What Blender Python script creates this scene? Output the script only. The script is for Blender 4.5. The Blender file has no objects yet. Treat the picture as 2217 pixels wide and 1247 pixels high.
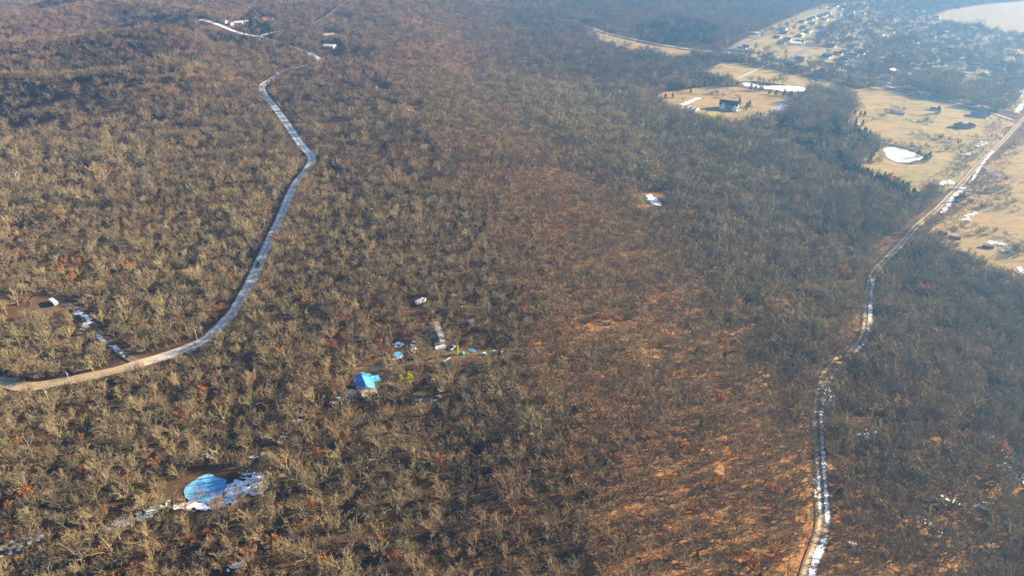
import bpy, bmesh, math, random
import numpy as np
from mathutils import Vector, Matrix, Euler

# ------------------------------------------------------------------ camera, sky, sun, exposure
SC = bpy.context.scene
COL = SC.collection
PITCH = math.radians(30.8)          # camera looks down by this much
FPX, CX, CY, CAMH = 1478.0, 1108.5, 623.5, 240.0
cam = bpy.data.cameras.new('camera')
cam.lens = 36.0 * FPX / 2217.0
cam.sensor_width = 36.0
cam.clip_start, cam.clip_end = 1.0, 20000.0
cam_ob = bpy.data.objects.new('camera', cam)
COL.objects.link(cam_ob)
cam_ob.location = (0, 0, CAMH)
cam_ob.rotation_euler = (math.pi / 2 - PITCH, 0, 0)
SC.camera = cam_ob

SUN_AZ, SUN_EL = math.radians(16.0), math.radians(19.0)   # azimuth from +X (picture right) away from the camera
SUN_DIR = Vector((math.cos(SUN_AZ) * math.cos(SUN_EL), math.sin(SUN_AZ) * math.cos(SUN_EL), math.sin(SUN_EL)))
world = bpy.data.worlds.new('World')
SC.world = world
world.use_nodes = True
wn = world.node_tree
sky = wn.nodes.new('ShaderNodeTexSky')
sky.sky_type = 'NISHITA'
sky.sun_disc = False
sky.sun_elevation = SUN_EL
sky.ozone_density = 5.0
sky.dust_density = 0.4
sky.air_density = 1.0
sky.sun_rotation = math.pi / 2 - SUN_AZ
wn.links.new(sky.outputs[0], wn.nodes['Background'].inputs[0])
wn.nodes['Background'].inputs[1].default_value = 0.052
sun = bpy.data.lights.new('sun', 'SUN')
sun.energy = 5.0
sun.angle = math.radians(0.5)
sun.color = (1.0, 0.81, 0.55)
sun_ob = bpy.data.objects.new('sun', sun)
COL.objects.link(sun_ob)
sun_ob.rotation_euler = SUN_DIR.to_track_quat('Z', 'Y').to_euler()
sun_ob.location = (300, 100, 400)
SC.view_settings.view_transform = 'Standard'
SC.view_settings.look = 'None'
SC.view_settings.exposure = 2.3
SC.view_settings.gamma = 1.0
SC.view_settings.use_curve_mapping = False
SC.render.engine = 'CYCLES'
SC.cycles.max_bounces = 4
SC.cycles.diffuse_bounces = 2
SC.cycles.glossy_bounces = 2
SC.cycles.transmission_bounces = 2
SC.cycles.volume_bounces = 0
SC.cycles.use_denoising = True
SC.cycles.use_adaptive_sampling = False
SC.cycles.denoising_prefilter = 'NONE'
SC.cycles.denoising_quality = 'HIGH'
HAZE_DENSITY = 0.00016
HAZE_ANISO = 0.48
HAZE_COLOR = (0.24, 0.52, 0.96)

rng = np.random.default_rng(7)
random.seed(7)

# ------------------------------------------------------------------ small maths
def sstep(a, b, x):
    t = np.clip((np.asarray(x, float) - a) / (b - a), 0, 1)
    return t * t * (3 - 2 * t)

def _hash(ix, iy, seed):
    ix = ix.astype(np.int64); iy = iy.astype(np.int64)
    n = (ix * 374761393 + iy * 668265263 + seed * 974634777) & 0x7fffffff
    n = ((n ^ (n >> 13)) * 1274126177) & 0x7fffffff
    return ((n ^ (n >> 16)) & 0xffffff) / float(0xffffff)

def vnoise(x, y, scale, seed=0):
    x = np.asarray(x, float) / scale; y = np.asarray(y, float) / scale
    ix = np.floor(x); iy = np.floor(y)
    fx = x - ix; fy = y - iy
    fx = fx * fx * (3 - 2 * fx); fy = fy * fy * (3 - 2 * fy)
    a = _hash(ix, iy, seed); b = _hash(ix + 1, iy, seed)
    c = _hash(ix, iy + 1, seed); d = _hash(ix + 1, iy + 1, seed)
    return (a * (1 - fx) + b * fx) * (1 - fy) + (c * (1 - fx) + d * fx) * fy

def fbm(x, y, scale, seed=0, n=3):
    s = 0; w = 0.5; t = 0
    for k in range(n):
        s = s + w * vnoise(x, y, scale / 2 ** k, seed + 17 * k); t += w; w *= 0.5
    return s / t

def seg_dist(x, y, pts):
    """distance, parameter along, signed side to a polyline"""
    x = np.asarray(x, float); y = np.asarray(y, float)
    best = np.full(x.shape, 1e9); tt = np.zeros(x.shape)
    n = len(pts) - 1
    for i in range(n):
        ax, ay = pts[i][:2]; bx, by = pts[i + 1][:2]
        dx, dy = bx - ax, by - ay
        L2 = dx * dx + dy * dy + 1e-9
        t = np.clip(((x - ax) * dx + (y - ay) * dy) / L2, 0, 1)
        d = np.hypot(x - ax - t * dx, y - ay - t * dy)
        m = d < best
        best = np.where(m, d, best); tt = np.where(m, (i + t) / n, tt)
    return best, tt

def inside(x, y, poly):
    x = np.asarray(x, float); y = np.asarray(y, float)
    r = np.zeros(x.shape, bool)
    n = len(poly)
    j = n - 1
    for i in range(n):
        xi, yi = poly[i][:2]; xj, yj = poly[j][:2]
        c = ((yi > y) != (yj > y)) & (x < (xj - xi) * (y - yi) / (yj - yi + 1e-12) + xi)
        r ^= c
        j = i
    return r

# ------------------------------------------------------------------ the lie of the land (metres)
CREST_Y = [-400, 100, 176, 272, 418, 580, 908, 1200, 2600]
CREST_X = [50, 36, 30, 10, -8, -46, -158, -240, -480]
def ray_z(px, py, z):
    u = (px - CX) / FPX; v = (py - CY) / FPX
    t = (CAMH - z) / (math.sin(PITCH) + v * math.cos(PITCH))
    return (u * t, (math.cos(PITCH) - v * math.sin(PITCH)) * t)
RIDGES = [  # crest line, height, half width
    ([ray_z(-200, 200, 22), ray_z(0, 194, 24), ray_z(140, 192, 24), ray_z(300, 182, 22), ray_z(430, 168, 18), ray_z(550, 150, 4)], 46, 40),
    ([ray_z(-200, 150, 26), ray_z(0, 128, 26), ray_z(130, 108, 28), ray_z(270, 101, 26), ray_z(400, 97, 22), ray_z(520, 102, 6)], 52, 44),
    ([ray_z(150, -25, 22), ray_z(286, 0, 22), ray_z(370, 22, 16), ray_z(450, 46, 10), ray_z(510, 74, 2)], 24, 60),
    ([ray_z(-200, 60, 22), ray_z(0, 37, 22), ray_z(135, 20, 22), ray_z(250, -10, 20)], 34, 70),
]
def base_h(x, y):
    x = np.asarray(x, float); y = np.asarray(y, float)
    d = x - np.interp(y, CREST_Y, CREST_X)
    z = -36 * sstep(10, 340, d) - 7 * sstep(0, 260, -d)
    z = z - 14 * sstep(250, 700, -d) * sstep(780, 1000, y)
    for pts, h, w in RIDGES:
        q, t = seg_dist(x, y, pts)
        z = z + h * np.exp(-(q / w) ** 2) * (1 - 0.92 * sstep(0.72, 1.0, t))
    left = sstep(-40, 120, -d)
    z = z + left * 9 * (fbm(x, y, 190, 3) - 0.5) + 3.0 * (fbm(x, y, 90, 5) - 0.5) * (0.35 + 0.65 * left)
    z = z - 30 * sstep(1900, 4500, np.hypot(x, y))
    return z

PONDS_FLAT = []      # (polygon, level) filled once the ponds are placed
def Zf(x, y):
    z = base_h(x, y)
    for poly, lev, c, rad in PONDS_FLAT:
        q = np.hypot(np.asarray(x, float) - c[0], np.asarray(y, float) - c[1])
        if np.ndim(q) == 0 and q > rad + 30:
            continue
        ins = inside(x, y, poly)
        dd, _ = seg_dist(x, y, poly + [poly[0]])
        k = np.where(ins, 1.0, 1 - sstep(1.0, 14.0, dd))
        z = z * (1 - k) + (lev - 0.5 + 0.45 * np.where(ins, 0, sstep(0, 3, dd))) * k
    return z

def zf(x, y):
    return float(Zf(np.array([x], float), np.array([y], float))[0])

_s, _c = math.sin(PITCH), math.cos(PITCH)
def at(px, py):
    """the point of the ground seen at a given place of the survey photograph"""
    u = (px - CX) / FPX; v = (py - CY) / FPX
    dn = _s + v * _c; fw = _c - v * _s
    t = np.arange(150.0, 3800.0, 4.0)
    gap = CAMH - t * dn - base_h(u * t, fw * t)
    k = int(np.argmax(gap <= 0)) if (gap <= 0).any() else len(t) - 1
    if k > 0:
        g0, g1 = gap[k - 1], gap[k]
        tt = t[k - 1] + 4.0 * g0 / (g0 - g1 + 1e-9)
    else:
        tt = t[0]
    return (u * tt, fw * tt)

def W(*pts):
    return [at(*p) for p in pts]

def proj(x, y, z):
    x = np.asarray(x, float); y = np.asarray(y, float); z = np.asarray(z, float)
    dz = CAMH - z
    depth = y * _c + dz * _s
    dv = dz * _c - y * _s
    depth = np.maximum(depth, 1.0)
    return CX + FPX * x / depth, CY + FPX * dv / depth, depth

def smooth(pts, step=4.0):
    """Catmull-Rom resampled"""
    P = [np.array(p[:2], float) for p in pts]
    P = [2 * P[0] - P[1]] + P + [2 * P[-1] - P[-2]]
    out = []
    for i in range(1, len(P) - 2):
        a, b, c, d = P[i - 1:i + 3]
        n = max(2, int(np.linalg.norm(c - b) / step))
        for k in range(n):
            t = k / n
            out.append(tuple(0.5 * ((2 * b) + (-a + c) * t + (2 * a - 5 * b + 4 * c - d) * t * t + (-a + 3 * b - 3 * c + d) * t ** 3)))
    out.append(tuple(P[-2]))
    return out

# ------------------------------------------------------------------ materials
def mat(name, color, rough=0.9, noise=None, diffuse=False, spec=0.3):
    m = bpy.data.materials.new(name)
    m.use_nodes = True
    nt = m.node_tree
    b = nt.nodes['Principled BSDF']
    b.inputs['Roughness'].default_value = rough
    b.inputs['Specular IOR Level'].default_value = spec
    b.inputs['Base Color'].default_value = (*color, 1)
    if noise:
        c2, scale, lo, hi = noise
        tc = nt.nodes.new('ShaderNodeTexCoord')
        nz = nt.nodes.new('ShaderNodeTexNoise')
        nz.inputs['Scale'].default_value = scale
        nz.inputs['Detail'].default_value = 5
        nz.inputs['Roughness'].default_value = 0.65
        mr = nt.nodes.new('ShaderNodeMapRange')
        mr.inputs['From Min'].default_value = lo; mr.inputs['From Max'].default_value = hi
        mx = nt.nodes.new('ShaderNodeMix'); mx.data_type = 'RGBA'
        mx.inputs[6].default_value = (*color, 1); mx.inputs[7].default_value = (*c2, 1)
        nt.links.new(tc.outputs['Object'], nz.inputs['Vector'])
        nt.links.new(nz.outputs['Fac'], mr.inputs['Value'])
        nt.links.new(mr.outputs['Result'], mx.inputs[0])
        nt.links.new(mx.outputs[2], b.inputs['Base Color'])
    return m

def nodes_of(name):
    m = bpy.data.materials.new(name); m.use_nodes = True
    nt = m.node_tree
    return m, nt, nt.nodes['Principled BSDF']

def mixrgb(nt, fac, a, b):
    mx = nt.nodes.new('ShaderNodeMix'); mx.data_type = 'RGBA'
    for sock, v in ((mx.inputs[0], fac), (mx.inputs[6], a), (mx.inputs[7], b)):
        if isinstance(v, tuple): sock.default_value = (*v, 1)
        elif isinstance(v, (int, float)): sock.default_value = v
        else: nt.links.new(v, sock)
    return mx.outputs[2]

def noise_node(nt, scale, detail=4, lo=0.35, hi=0.65, rough=0.6, stretch=None):
    tc = nt.nodes.new('ShaderNodeTexCoord')
    nz = nt.nodes.new('ShaderNodeTexNoise')
    nz.inputs['Scale'].default_value = scale
    nz.inputs['Detail'].default_value = detail
    nz.inputs['Roughness'].default_value = rough
    if stretch:
        mp = nt.nodes.new('ShaderNodeMapping'); mp.inputs['Scale'].default_value = stretch
        mp.inputs['Rotation'].default_value = (0, 0, math.radians(-45))
        nt.links.new(tc.outputs['Object'], mp.inputs['Vector']); nt.links.new(mp.outputs[0], nz.inputs['Vector'])
    else:
        nt.links.new(tc.outputs['Object'], nz.inputs['Vector'])
    mr = nt.nodes.new('ShaderNodeMapRange')
    mr.inputs['From Min'].default_value = lo; mr.inputs['From Max'].default_value = hi
    nt.links.new(nz.outputs['Fac'], mr.inputs['Value'])
    return mr.outputs['Result']

def attr_node(nt, name, kind='GEOMETRY'):
    a = nt.nodes.new('ShaderNodeAttribute'); a.attribute_type = kind; a.attribute_name = name
    return a.outputs['Fac']

# leaf litter of the woods
M_GROUND, nt, b = nodes_of('leaf_litter')
n1 = noise_node(nt, 0.045, 4); n2 = noise_node(nt, 0.6, 5, 0.3, 0.7); n3 = noise_node(nt, 0.17, 4, 0.42, 0.68)
shade_litter = mixrgb(nt, n2, (0.024, 0.018, 0.013), (0.058, 0.041, 0.028))  # darker than real litter: shade under the trees put into the colour
rust = mixrgb(nt, n2, (0.20, 0.085, 0.030), (0.36, 0.165, 0.060))
rust = mixrgb(nt, n3, rust, (0.27, 0.17, 0.075))
cfac = nt.nodes.new('ShaderNodeMath'); cfac.operation = 'MULTIPLY_ADD'; cfac.use_clamp = True
nt.links.new(n1, cfac.inputs[0]); cfac.inputs[1].default_value = 0.30
nt.links.new(attr_node(nt, 'rust'), cfac.inputs[2])
nt.links.new(mixrgb(nt, cfac.outputs[0], shade_litter, rust), b.inputs['Base Color'])
b.inputs['Roughness'].default_value = 1.0; b.inputs['Specular IOR Level'].default_value = 0.05

def grass_mat(name, a, bb, c):
    m, nt, b = nodes_of(name)
    n1 = noise_node(nt, 0.018, 6, 0.40, 0.60, 0.7); n2 = noise_node(nt, 0.5, 5, 0.3, 0.7); n4 = noise_node(nt, 0.06, 7, 0.50, 0.66, 0.75)
    n3 = noise_node(nt, 0.05, 5, 0.52, 0.72, stretch=(0.35, 2.2, 1))
    k = mixrgb(nt, n1, a, bb)
    k = mixrgb(nt, n3, k, c)
    s4 = nt.nodes.new('ShaderNodeMath'); s4.operation = 'MULTIPLY'; s4.inputs[1].default_value = 0.6
    nt.links.new(n4, s4.inputs[0]); k = mixrgb(nt, s4.outputs[0], k, tuple(v * 0.55 for v in c))
    s = nt.nodes.new('ShaderNodeMath'); s.operation = 'MULTIPLY'; s.inputs[1].default_value = 0.35
    nt.links.new(n2, s.inputs[0])
    k = mixrgb(nt, s.outputs[0], k, tuple(v * 0.6 for v in a))
    nt.links.new(k, b.inputs['Base Color'])
    b.inputs['Roughness'].default_value = 1.0; b.inputs['Specular IOR Level'].default_value = 0.05
    return m
M_GRASS = grass_mat('dry_pasture_grass', (0.36, 0.245, 0.105), (0.25, 0.215, 0.09), (0.19, 0.13, 0.065))
M_GRASS_RED = grass_mat('tan_pasture_grass', (0.36, 0.23, 0.105), (0.27, 0.21, 0.09), (0.18, 0.115, 0.06))
M_GRASS_PALE = grass_mat('bleached_field_grass', (0.30, 0.22, 0.12), (0.27, 0.20, 0.11), (0.22, 0.155, 0.09))
M_LAWN = grass_mat('neighbourhood_lawn_grass', (0.26, 0.18, 0.085), (0.21, 0.17, 0.075), (0.30, 0.21, 0.11))
M_GREENLAWN = grass_mat('yellow_green_lawn', (0.36, 0.29, 0.07), (0.33, 0.29, 0.075), (0.40, 0.27, 0.08))
M_YARD = grass_mat('worn_yard_earth', (0.13, 0.085, 0.045), (0.17, 0.115, 0.06), (0.09, 0.06, 0.035))

def road_mat(name, base, dark, verge, tracks=True, icy=False):
    m, nt, b = nodes_of(name)
    n2 = noise_node(nt, 0.35, 5, 0.3, 0.7); n1 = noise_node(nt, 0.06, 4)
    k = mixrgb(nt, n2, base, tuple(v * 0.75 for v in base))
    if tracks:
        a = attr_node(nt, 'across')      # 0 edge .. 1 middle
        rmp = nt.nodes.new('ShaderNodeValToRGB')
        e = rmp.color_ramp.elements
        e[0].position = 0.0; e[0].color = (0, 0, 0, 1)
        e[1].position = 1.0; e[1].color = (0, 0, 0, 1)
        for p, v in ((0.22, 0.15), (0.42, 1.0), (0.62, 1.0), (0.82, 0.35)):
            q = e.new(p); q.color = (v, v, v, 1)
        nt.links.new(a, rmp.inputs['Fac'])
        k = mixrgb(nt, rmp.outputs['Color'], mixrgb(nt, n1, verge, dark), k)
    if icy:
        k = mixrgb(nt, attr_node(nt, 'sandy'), k, mixrgb(nt, n2, (0.42, 0.31, 0.18), (0.31, 0.23, 0.14)))
    nt.links.new(k, b.inputs['Base Color'])
    b.inputs['Roughness'].default_value = 0.42 if icy else 0.95; b.inputs['Specular IOR Level'].default_value = 0.6 if icy else 0.1
    return m
M_GRAVEL = road_mat('pale_gravel', (0.66, 0.66, 0.65), (0.50, 0.49, 0.47), (0.24, 0.19, 0.14), True, True)
M_TRACK = road_mat('rutted_dirt', (0.40, 0.31, 0.20), (0.13, 0.09, 0.055), (0.12, 0.08, 0.045))
M_LANE = road_mat('pale_lane', (0.44, 0.40, 0.34), (0.32, 0.28, 0.22), (0.3, 0.24, 0.16), False)
M_DIRT = road_mat('dim_dirt', (0.20, 0.155, 0.11), (0.11, 0.08, 0.05), (0.09, 0.06, 0.04))
M_ASPHALT = road_mat('grey_asphalt', (0.17, 0.16, 0.15), (0.12, 0.12, 0.12), (0.1, 0.1, 0.1), False)

M_SNOW = mat('old_snow', (0.76, 0.77, 0.79), 0.6, ((0.30, 0.25, 0.20), 0.9, 0.50, 0.68))
M_ICE, nt, b = nodes_of('blue_pond_ice')
i1 = noise_node(nt, 0.10, 5, 0.40, 0.62, stretch=(1.0, 0.45, 1)); i2 = noise_node(nt, 0.5, 6, 0.55, 0.75)
i3 = noise_node(nt, 0.9, 6, 0.60, 0.72)
k = mixrgb(nt, i1, (0.03, 0.19, 0.46), (0.20, 0.48, 0.70)); k = mixrgb(nt, i2, k, (0.03, 0.10, 0.24)); k = mixrgb(nt, i3, k, (0.55, 0.66, 0.74))
nt.links.new(k, b.inputs['Base Color']); b.inputs['Roughness'].default_value = 0.35
M_ICE2 = mat('snow_covered_ice', (0.80, 0.80, 0.79), 0.7, ((0.66, 0.70, 0.74), 0.12, 0.45, 0.75))
M_WATER = mat('dark_pond_water', (0.05, 0.09, 0.09), 0.08, None, spec=0.5)
M_BANK = mat('dark_mud_bank', (0.10, 0.065, 0.04), 0.9)

def tree_mat(name, a, bb, c, leaf=False):
    m = bpy.data.materials.new(name); m.use_nodes = True
    nt = m.node_tree
    nt.nodes.remove(nt.nodes['Principled BSDF'])
    d = nt.nodes.new('ShaderNodeBsdfDiffuse')
    t = attr_node(nt, 'tint', 'INSTANCER'); t2 = attr_node(nt, 'warm', 'INSTANCER')
    k = mixrgb(nt, t, a, bb); k = mixrgb(nt, t2, k, c)
    nt.links.new(k, d.inputs['Color'])
    out = nt.nodes['Material Output']
    if leaf:
        tr = nt.nodes.new('ShaderNodeBsdfTranslucent'); nt.links.new(k, tr.inputs['Color'])
        ms = nt.nodes.new('ShaderNodeMixShader'); ms.inputs[0].default_value = 0.25
        nt.links.new(d.outputs[0], ms.inputs[1]); nt.links.new(tr.outputs[0], ms.inputs[2])
        nt.links.new(ms.outputs[0], out.inputs['Surface'])
    else:
        nt.links.new(d.outputs[0], out.inputs['Surface'])
    return m
M_BARK = tree_mat('bark', (0.16, 0.132, 0.092), (0.31, 0.25, 0.15), (0.25, 0.16, 0.10))
M_TWIG = tree_mat('twigs', (0.14, 0.114, 0.075), (0.255, 0.205, 0.108), (0.235, 0.145, 0.082))
M_RUST = tree_mat('russet_leaves', (0.31, 0.125, 0.045), (0.40, 0.17, 0.055), (0.25, 0.10, 0.04), True)
M_CEDAR = tree_mat('cedar_foliage', (0.022, 0.045, 0.016), (0.060, 0.075, 0.018), (0.045, 0.055, 0.018), True)
M_YELLOW = tree_mat('yellow_green_foliage', (0.42, 0.40, 0.03), (0.42, 0.40, 0.03), (0.42, 0.40, 0.03), True)
M_PALEBARK = tree_mat('bleached_bark', (0.42, 0.35, 0.25), (0.46, 0.39, 0.28), (0.45, 0.36, 0.26))
M_ORANGE = tree_mat('orange_cedar_foliage', (0.20, 0.095, 0.02), (0.20, 0.095, 0.02), (0.20, 0.095, 0.02), True)

# ------------------------------------------------------------------ object helpers
def mesh_of(name, verts, faces, mats, fmat=None, smooth_=False):
    me = bpy.data.meshes.new(name)
    me.from_pydata([tuple(v) for v in verts], [], [tuple(f) for f in faces])
    for m in (mats if isinstance(mats, (list, tuple)) else [mats]):
        me.materials.append(m)
    if fmat is not None:
        me.polygons.foreach_set('material_index', np.asarray(fmat, np.int32))
    if smooth_:
        me.polygons.foreach_set('use_smooth', np.ones(len(me.polygons), bool))
    me.update()
    return me

def link(name, data, parent=None, loc=None, rot=None, **props):
    o = bpy.data.objects.new(name, data)
    COL.objects.link(o)
    if parent is not None: o.parent = parent
    if loc is not None: o.location = loc
    if rot is not None: o.rotation_euler = rot
    for k, v in props.items(): o[k] = v
    return o

def thing(name, label, cat, loc, rz=0.0, group=None, scale=None):
    o = link(name, None, None, loc, (0, 0, rz), label=label, category=cat)
    o.empty_display_size = 0.5
    if group: o['group'] = group
    if scale: o.scale = scale
    return o

def copy_thing(src, loc, rz, label=None, scale=None, **props):
    r = src.copy(); COL.objects.link(r)
    r.location = loc; r.rotation_euler = (0, 0, rz)
    if scale is not None: r.scale = scale
    if label: r['label'] = label
    for k, v in props.items(): r[k] = v
    for ch in src.children:
        c = ch.copy(); COL.objects.link(c); c.parent = r
        for g in ch.children:
            d = g.copy(); COL.objects.link(d); d.parent = c
    return r

class MB:
    """collects simple solids into one mesh"""
    def __init__(s): s.v = []; s.f = []
    def add(s, verts, faces):
        n = len(s.v); s.v += [tuple(v) for v in verts]; s.f += [tuple(i + n for i in f) for f in faces]; return s
    def box(s, c, d, rz=0.0, top=1.0):
        x, y, z = c; a, b_, h = d[0] / 2, d[1] / 2, d[2] / 2
        cr, sr = math.cos(rz), math.sin(rz)
        vs = []
        for dz, k in ((-h, 1.0), (h, top)):
            for dx, dy in ((-a, -b_), (a, -b_), (a, b_), (-a, b_)):
                dx *= k; dy *= k
                vs.append((x + dx * cr - dy * sr, y + dx * sr + dy * cr, z + dz))
        return s.add(vs, [(3, 2, 1, 0), (4, 5, 6, 7), (0, 1, 5, 4), (1, 2, 6, 5), (2, 3, 7, 6), (3, 0, 4, 7)])
    def tube(s, pts, radii, n=6, cap=True):
        base = len(s.v); rings = len(pts)
        for i, p in enumerate(pts):
            p = Vector(p)
            q0 = Vector(pts[max(i - 1, 0)]); q1 = Vector(pts[min(i + 1, rings - 1)])
            d = (q1 - q0).normalized()
            u = d.orthogonal().normalized(); w = d.cross(u)
            r = radii[i] if isinstance(radii, (list, tuple)) else radii
            for k in range(n):
                a = 2 * math.pi * k / n
                s.v.append(tuple(p + u * (r * math.cos(a)) + w * (r * math.sin(a))))
        for i in range(rings - 1):
            for k in range(n):
                a = base + i * n + k; b_ = base + i * n + (k + 1) % n
                s.f.append((a, b_, b_ + n, a + n))
        if cap:
            s.f.append(tuple(base + k for k in reversed(range(n))))
            s.f.append(tuple(base + (rings - 1) * n + k for k in range(n)))
        return s
    def prism(s, prof, y0, y1):
        """profile in x,z extruded along y"""
        n = len(prof)
        vs = [(x, y0, z) for x, z in prof] + [(x, y1, z) for x, z in prof]
        fs = [tuple(range(n)), tuple(reversed(range(n, 2 * n)))] + [(i + n, (i + 1) % n + n, (i + 1) % n, i) for i in range(n)]
        return s.add(vs, fs)
    def make(s, name, m, parent=None, bevel=0.0, smooth_=False, **kw):
        me = mesh_of(name, s.v, s.f, m, smooth_=smooth_)
        bm = bmesh.new(); bm.from_mesh(me)
        bmesh.ops.recalc_face_normals(bm, faces=bm.faces)
        if bevel > 0:
            bmesh.ops.bevel(bm, geom=list(bm.edges), offset=bevel, segments=1, affect='EDGES', clamp_overlap=True)
        bm.to_mesh(me); bm.free()
        return link(name, me, parent, **kw)

# ------------------------------------------------------------------ places taken from the survey photograph
ROAD_MAIN = smooth(W((-260, 760), (-90, 818), (0, 826), (60, 838), (140, 826), (230, 808), (320, 783), (400, 757), (455, 728), (505, 676),
                     (536, 625), (560, 575), (590, 510), (615, 455), (643, 395), (672, 357), (673, 338), (655, 318), (628, 280), (600, 240),
                     (572, 204), (568, 188), (582, 176), (610, 158), (640, 148), (690, 136), (678, 121), (640, 105), (600, 93), (560, 79)))
ROAD_FORK = smooth(W((430, 44), (500, 66), (540, 77), (558, 79), (600, 70), (660, 60), (700, 42), (738, 14), (762, -6), (800, -30)))
TRACK = smooth(W((1735, 1290), (1752, 1235), (1772, 1180), (1782, 1130), (1779, 1050), (1774, 980), (1770, 900), (1776, 850), (1790, 810), (1815, 782),
                 (1850, 758), (1868, 735), (1876, 700), (1880, 650), (1888, 600), (1912, 568), (1945, 535), (1985, 490), (2030, 452), (2075, 405), (2120, 355),
                 (2165, 312), (2205, 270), (2240, 235), (2300, 180)))
ROAD_FAR = smooth(W((1225, 45), (1275, 60), (1330, 77), (1400, 92), (1450, 101), (1490, 107), (1530, 112), (1580, 116)))
LANE = smooth(W((1840, 172), (1900, 183), (1960, 198), (2030, 214), (2100, 232), (2160, 250), (2195, 262)))
DRIVE_CAMPER = smooth(W((300, 785), (268, 768), (238, 742), (205, 712), (182, 685), (150, 662), (118, 655)))
DRIVE_HOME = smooth(W((800, 800), (850, 792), (900, 788), (950, 776), (990, 764), (1060, 766)))
DRIVE_FIELD = smooth(W((1580, 178), (1600, 170), (1625, 158), (1652, 146), (1665, 140)))
STREETS = [smooth(W(*p)) for p in (
    ((1565, 112), (1640, 84), (1720, 45), (1800, 18)),
    ((1690, 140), (1760, 100), (1830, 62), (1900, 30)),
    ((1840, 172), (1900, 128), (1960, 88), (2020, 52)),
    ((1985, 205), (2040, 160), (2100, 112), (2150, 78)),
    ((2110, 236), (2165, 190), (2215, 150)),
)]
F_HOUSE = W((1400, 216), (1440, 200), (1500, 192), (1560, 186), (1630, 195), (1690, 204), (1722, 214), (1716, 238), (1690, 256), (1655, 268), (1600, 274), (1545, 274), (1500, 258), (1470, 246), (1440, 238), (1425, 228))
F_UPPER = W((1530, 160), (1545, 145), (1568, 133), (1640, 148), (1700, 158), (1790, 175), (1850, 190), (1835, 204), (1760, 200), (1700, 184), (1640, 176), (1600, 178), (1560, 172))
F_EAST = W((1838, 200), (1880, 188), (1940, 197), (2000, 208), (2080, 230), (2150, 250), (2196, 266), (2150, 318), (2090, 384), (2055, 412), (2005, 428), (1950, 402), (1890, 380), (1848, 356), (1880, 340), (1900, 322), (1885, 298), (1855, 282), (1822, 268), (1850, 246))
F_RIGHT = W((2235, 290), (2300, 260), (2420, 330), (2420, 640), (2217, 612), (2150, 592), (2090, 566), (2040, 536), (2012, 505), (2030, 476), (2080, 425), (2140, 362), (2185, 325))
F_FARROAD = W((1282, 66), (1330, 81), (1400, 97), (1470, 108), (1500, 112), (1498, 128), (1450, 126), (1400, 110), (1340, 104), (1300, 92))
F_PALE = W((2005, 44), (2050, 24), (2120, 12), (2260, 0), (2260, 78), (2180, 76), (2110, 62), (2040, 54))
F_SUBURB = W((1560, 122), (1590, 96), (1680, 52), (1780, 10), (1900, 0), (2010, 20), (2040, 56), (2180, 78), (2260, 90), (2260, 200), (2200, 245), (2120, 232), (2000, 202), (1900, 180), (1800, 170), (1700, 150))
YARD_CAMPER = W((62, 650), (95, 632), (130, 640), (165, 664), (130, 672), (95, 682), (60, 676))
YARD_HOME = W((760, 800), (800, 752), (870, 738), (930, 700), (965, 735), (1020, 752), (1090, 758), (1095, 776), (990, 800), (920, 812), (900, 850), (840, 860), (770, 850))
YARD_FIELD = W((888, 872), (900, 850), (940, 842), (955, 852), (952, 875), (920, 884))
CLEAR = [W((760, 800), (800, 788), (838, 830), (835, 858), (790, 868), (755, 850)),
         W((846, 762), (856, 742), (900, 740), (905, 765), (870, 784), (846, 782)),
         W((890, 655), (930, 640), (938, 668), (905, 684), (888, 672)), W((1590, 178), (1750, 186), (1746, 214), (1640, 206), (1590, 198)), W((88, 645), (150, 642), (165, 690), (100, 698)),
         W((918, 695), (950, 692), (975, 750), (968, 772), (940, 768)),
         W((955, 772), (1000, 754), (1010, 772), (985, 792)), W((1035, 760), (1090, 756), (1090, 772), (1040, 776)),
         W((890, 885), (900, 845), (955, 838), (970, 870), (940, 895)),
         W((690, 100), (735, 92), (755, 112), (740, 130), (700, 126)),
         W((690, 72), (730, 66), (745, 82), (705, 90)),
         W((474, 46), (535, 44), (546, 60), (500, 64)), W((568, 40), (602, 40), (604, 54), (572, 54)),
         W((396, 1104), (394, 1050), (435, 1020), (492, 1016), (575, 1036), (545, 1066), (505, 1098), (440, 1112)),
         W((1385, 420), (1445, 415), (1450, 465), (1395, 462)), 
         W((1810, 545), (1850, 530), (1850, 575), (1815, 572)),
         W((0, 640), (45, 640), (40, 700), (0, 700)),
         W((720, 265), (745, 262), (750, 282), (722, 285)), W((805, 185), (830, 180), (850, 205), (812, 210)), W((880, 232), (915, 228), (918, 252), (885, 258))]

POND_A = smooth(W((398, 1072), (400, 1056), (420, 1036), (450, 1024), (472, 1025), (488, 1042), (489, 1056), (476, 1072), (450, 1083), (418, 1088), (398, 1072)), 2.0)[:-1]
POND_B = smooth(W((1912, 322), (1925, 318), (1950, 322), (1978, 330), (1999, 340), (1992, 346), (1968, 350), (1940, 349), (1920, 338), (1912, 322)), 3.0)[:-1]
POND_C = smooth(W((1605, 181), (1618, 178), (1650, 184), (1690, 186), (1725, 187), (1744, 192), (1735, 198), (1700, 197), (1660, 192), (1620, 187), (1605, 181)), 3.0)[:-1]
POND_D = smooth(W((1392, 430), (1405, 424), (1420, 428), (1424, 434), (1405, 437), (1392, 430)), 2.0)[:-1]
POND_E = smooth(W((1178, 186), (1188, 181), (1200, 184), (1198, 191), (1184, 191), (1178, 186)), 2.0)[:-1]
PONDS = [POND_A, POND_B, POND_C, POND_D, POND_E]
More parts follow.
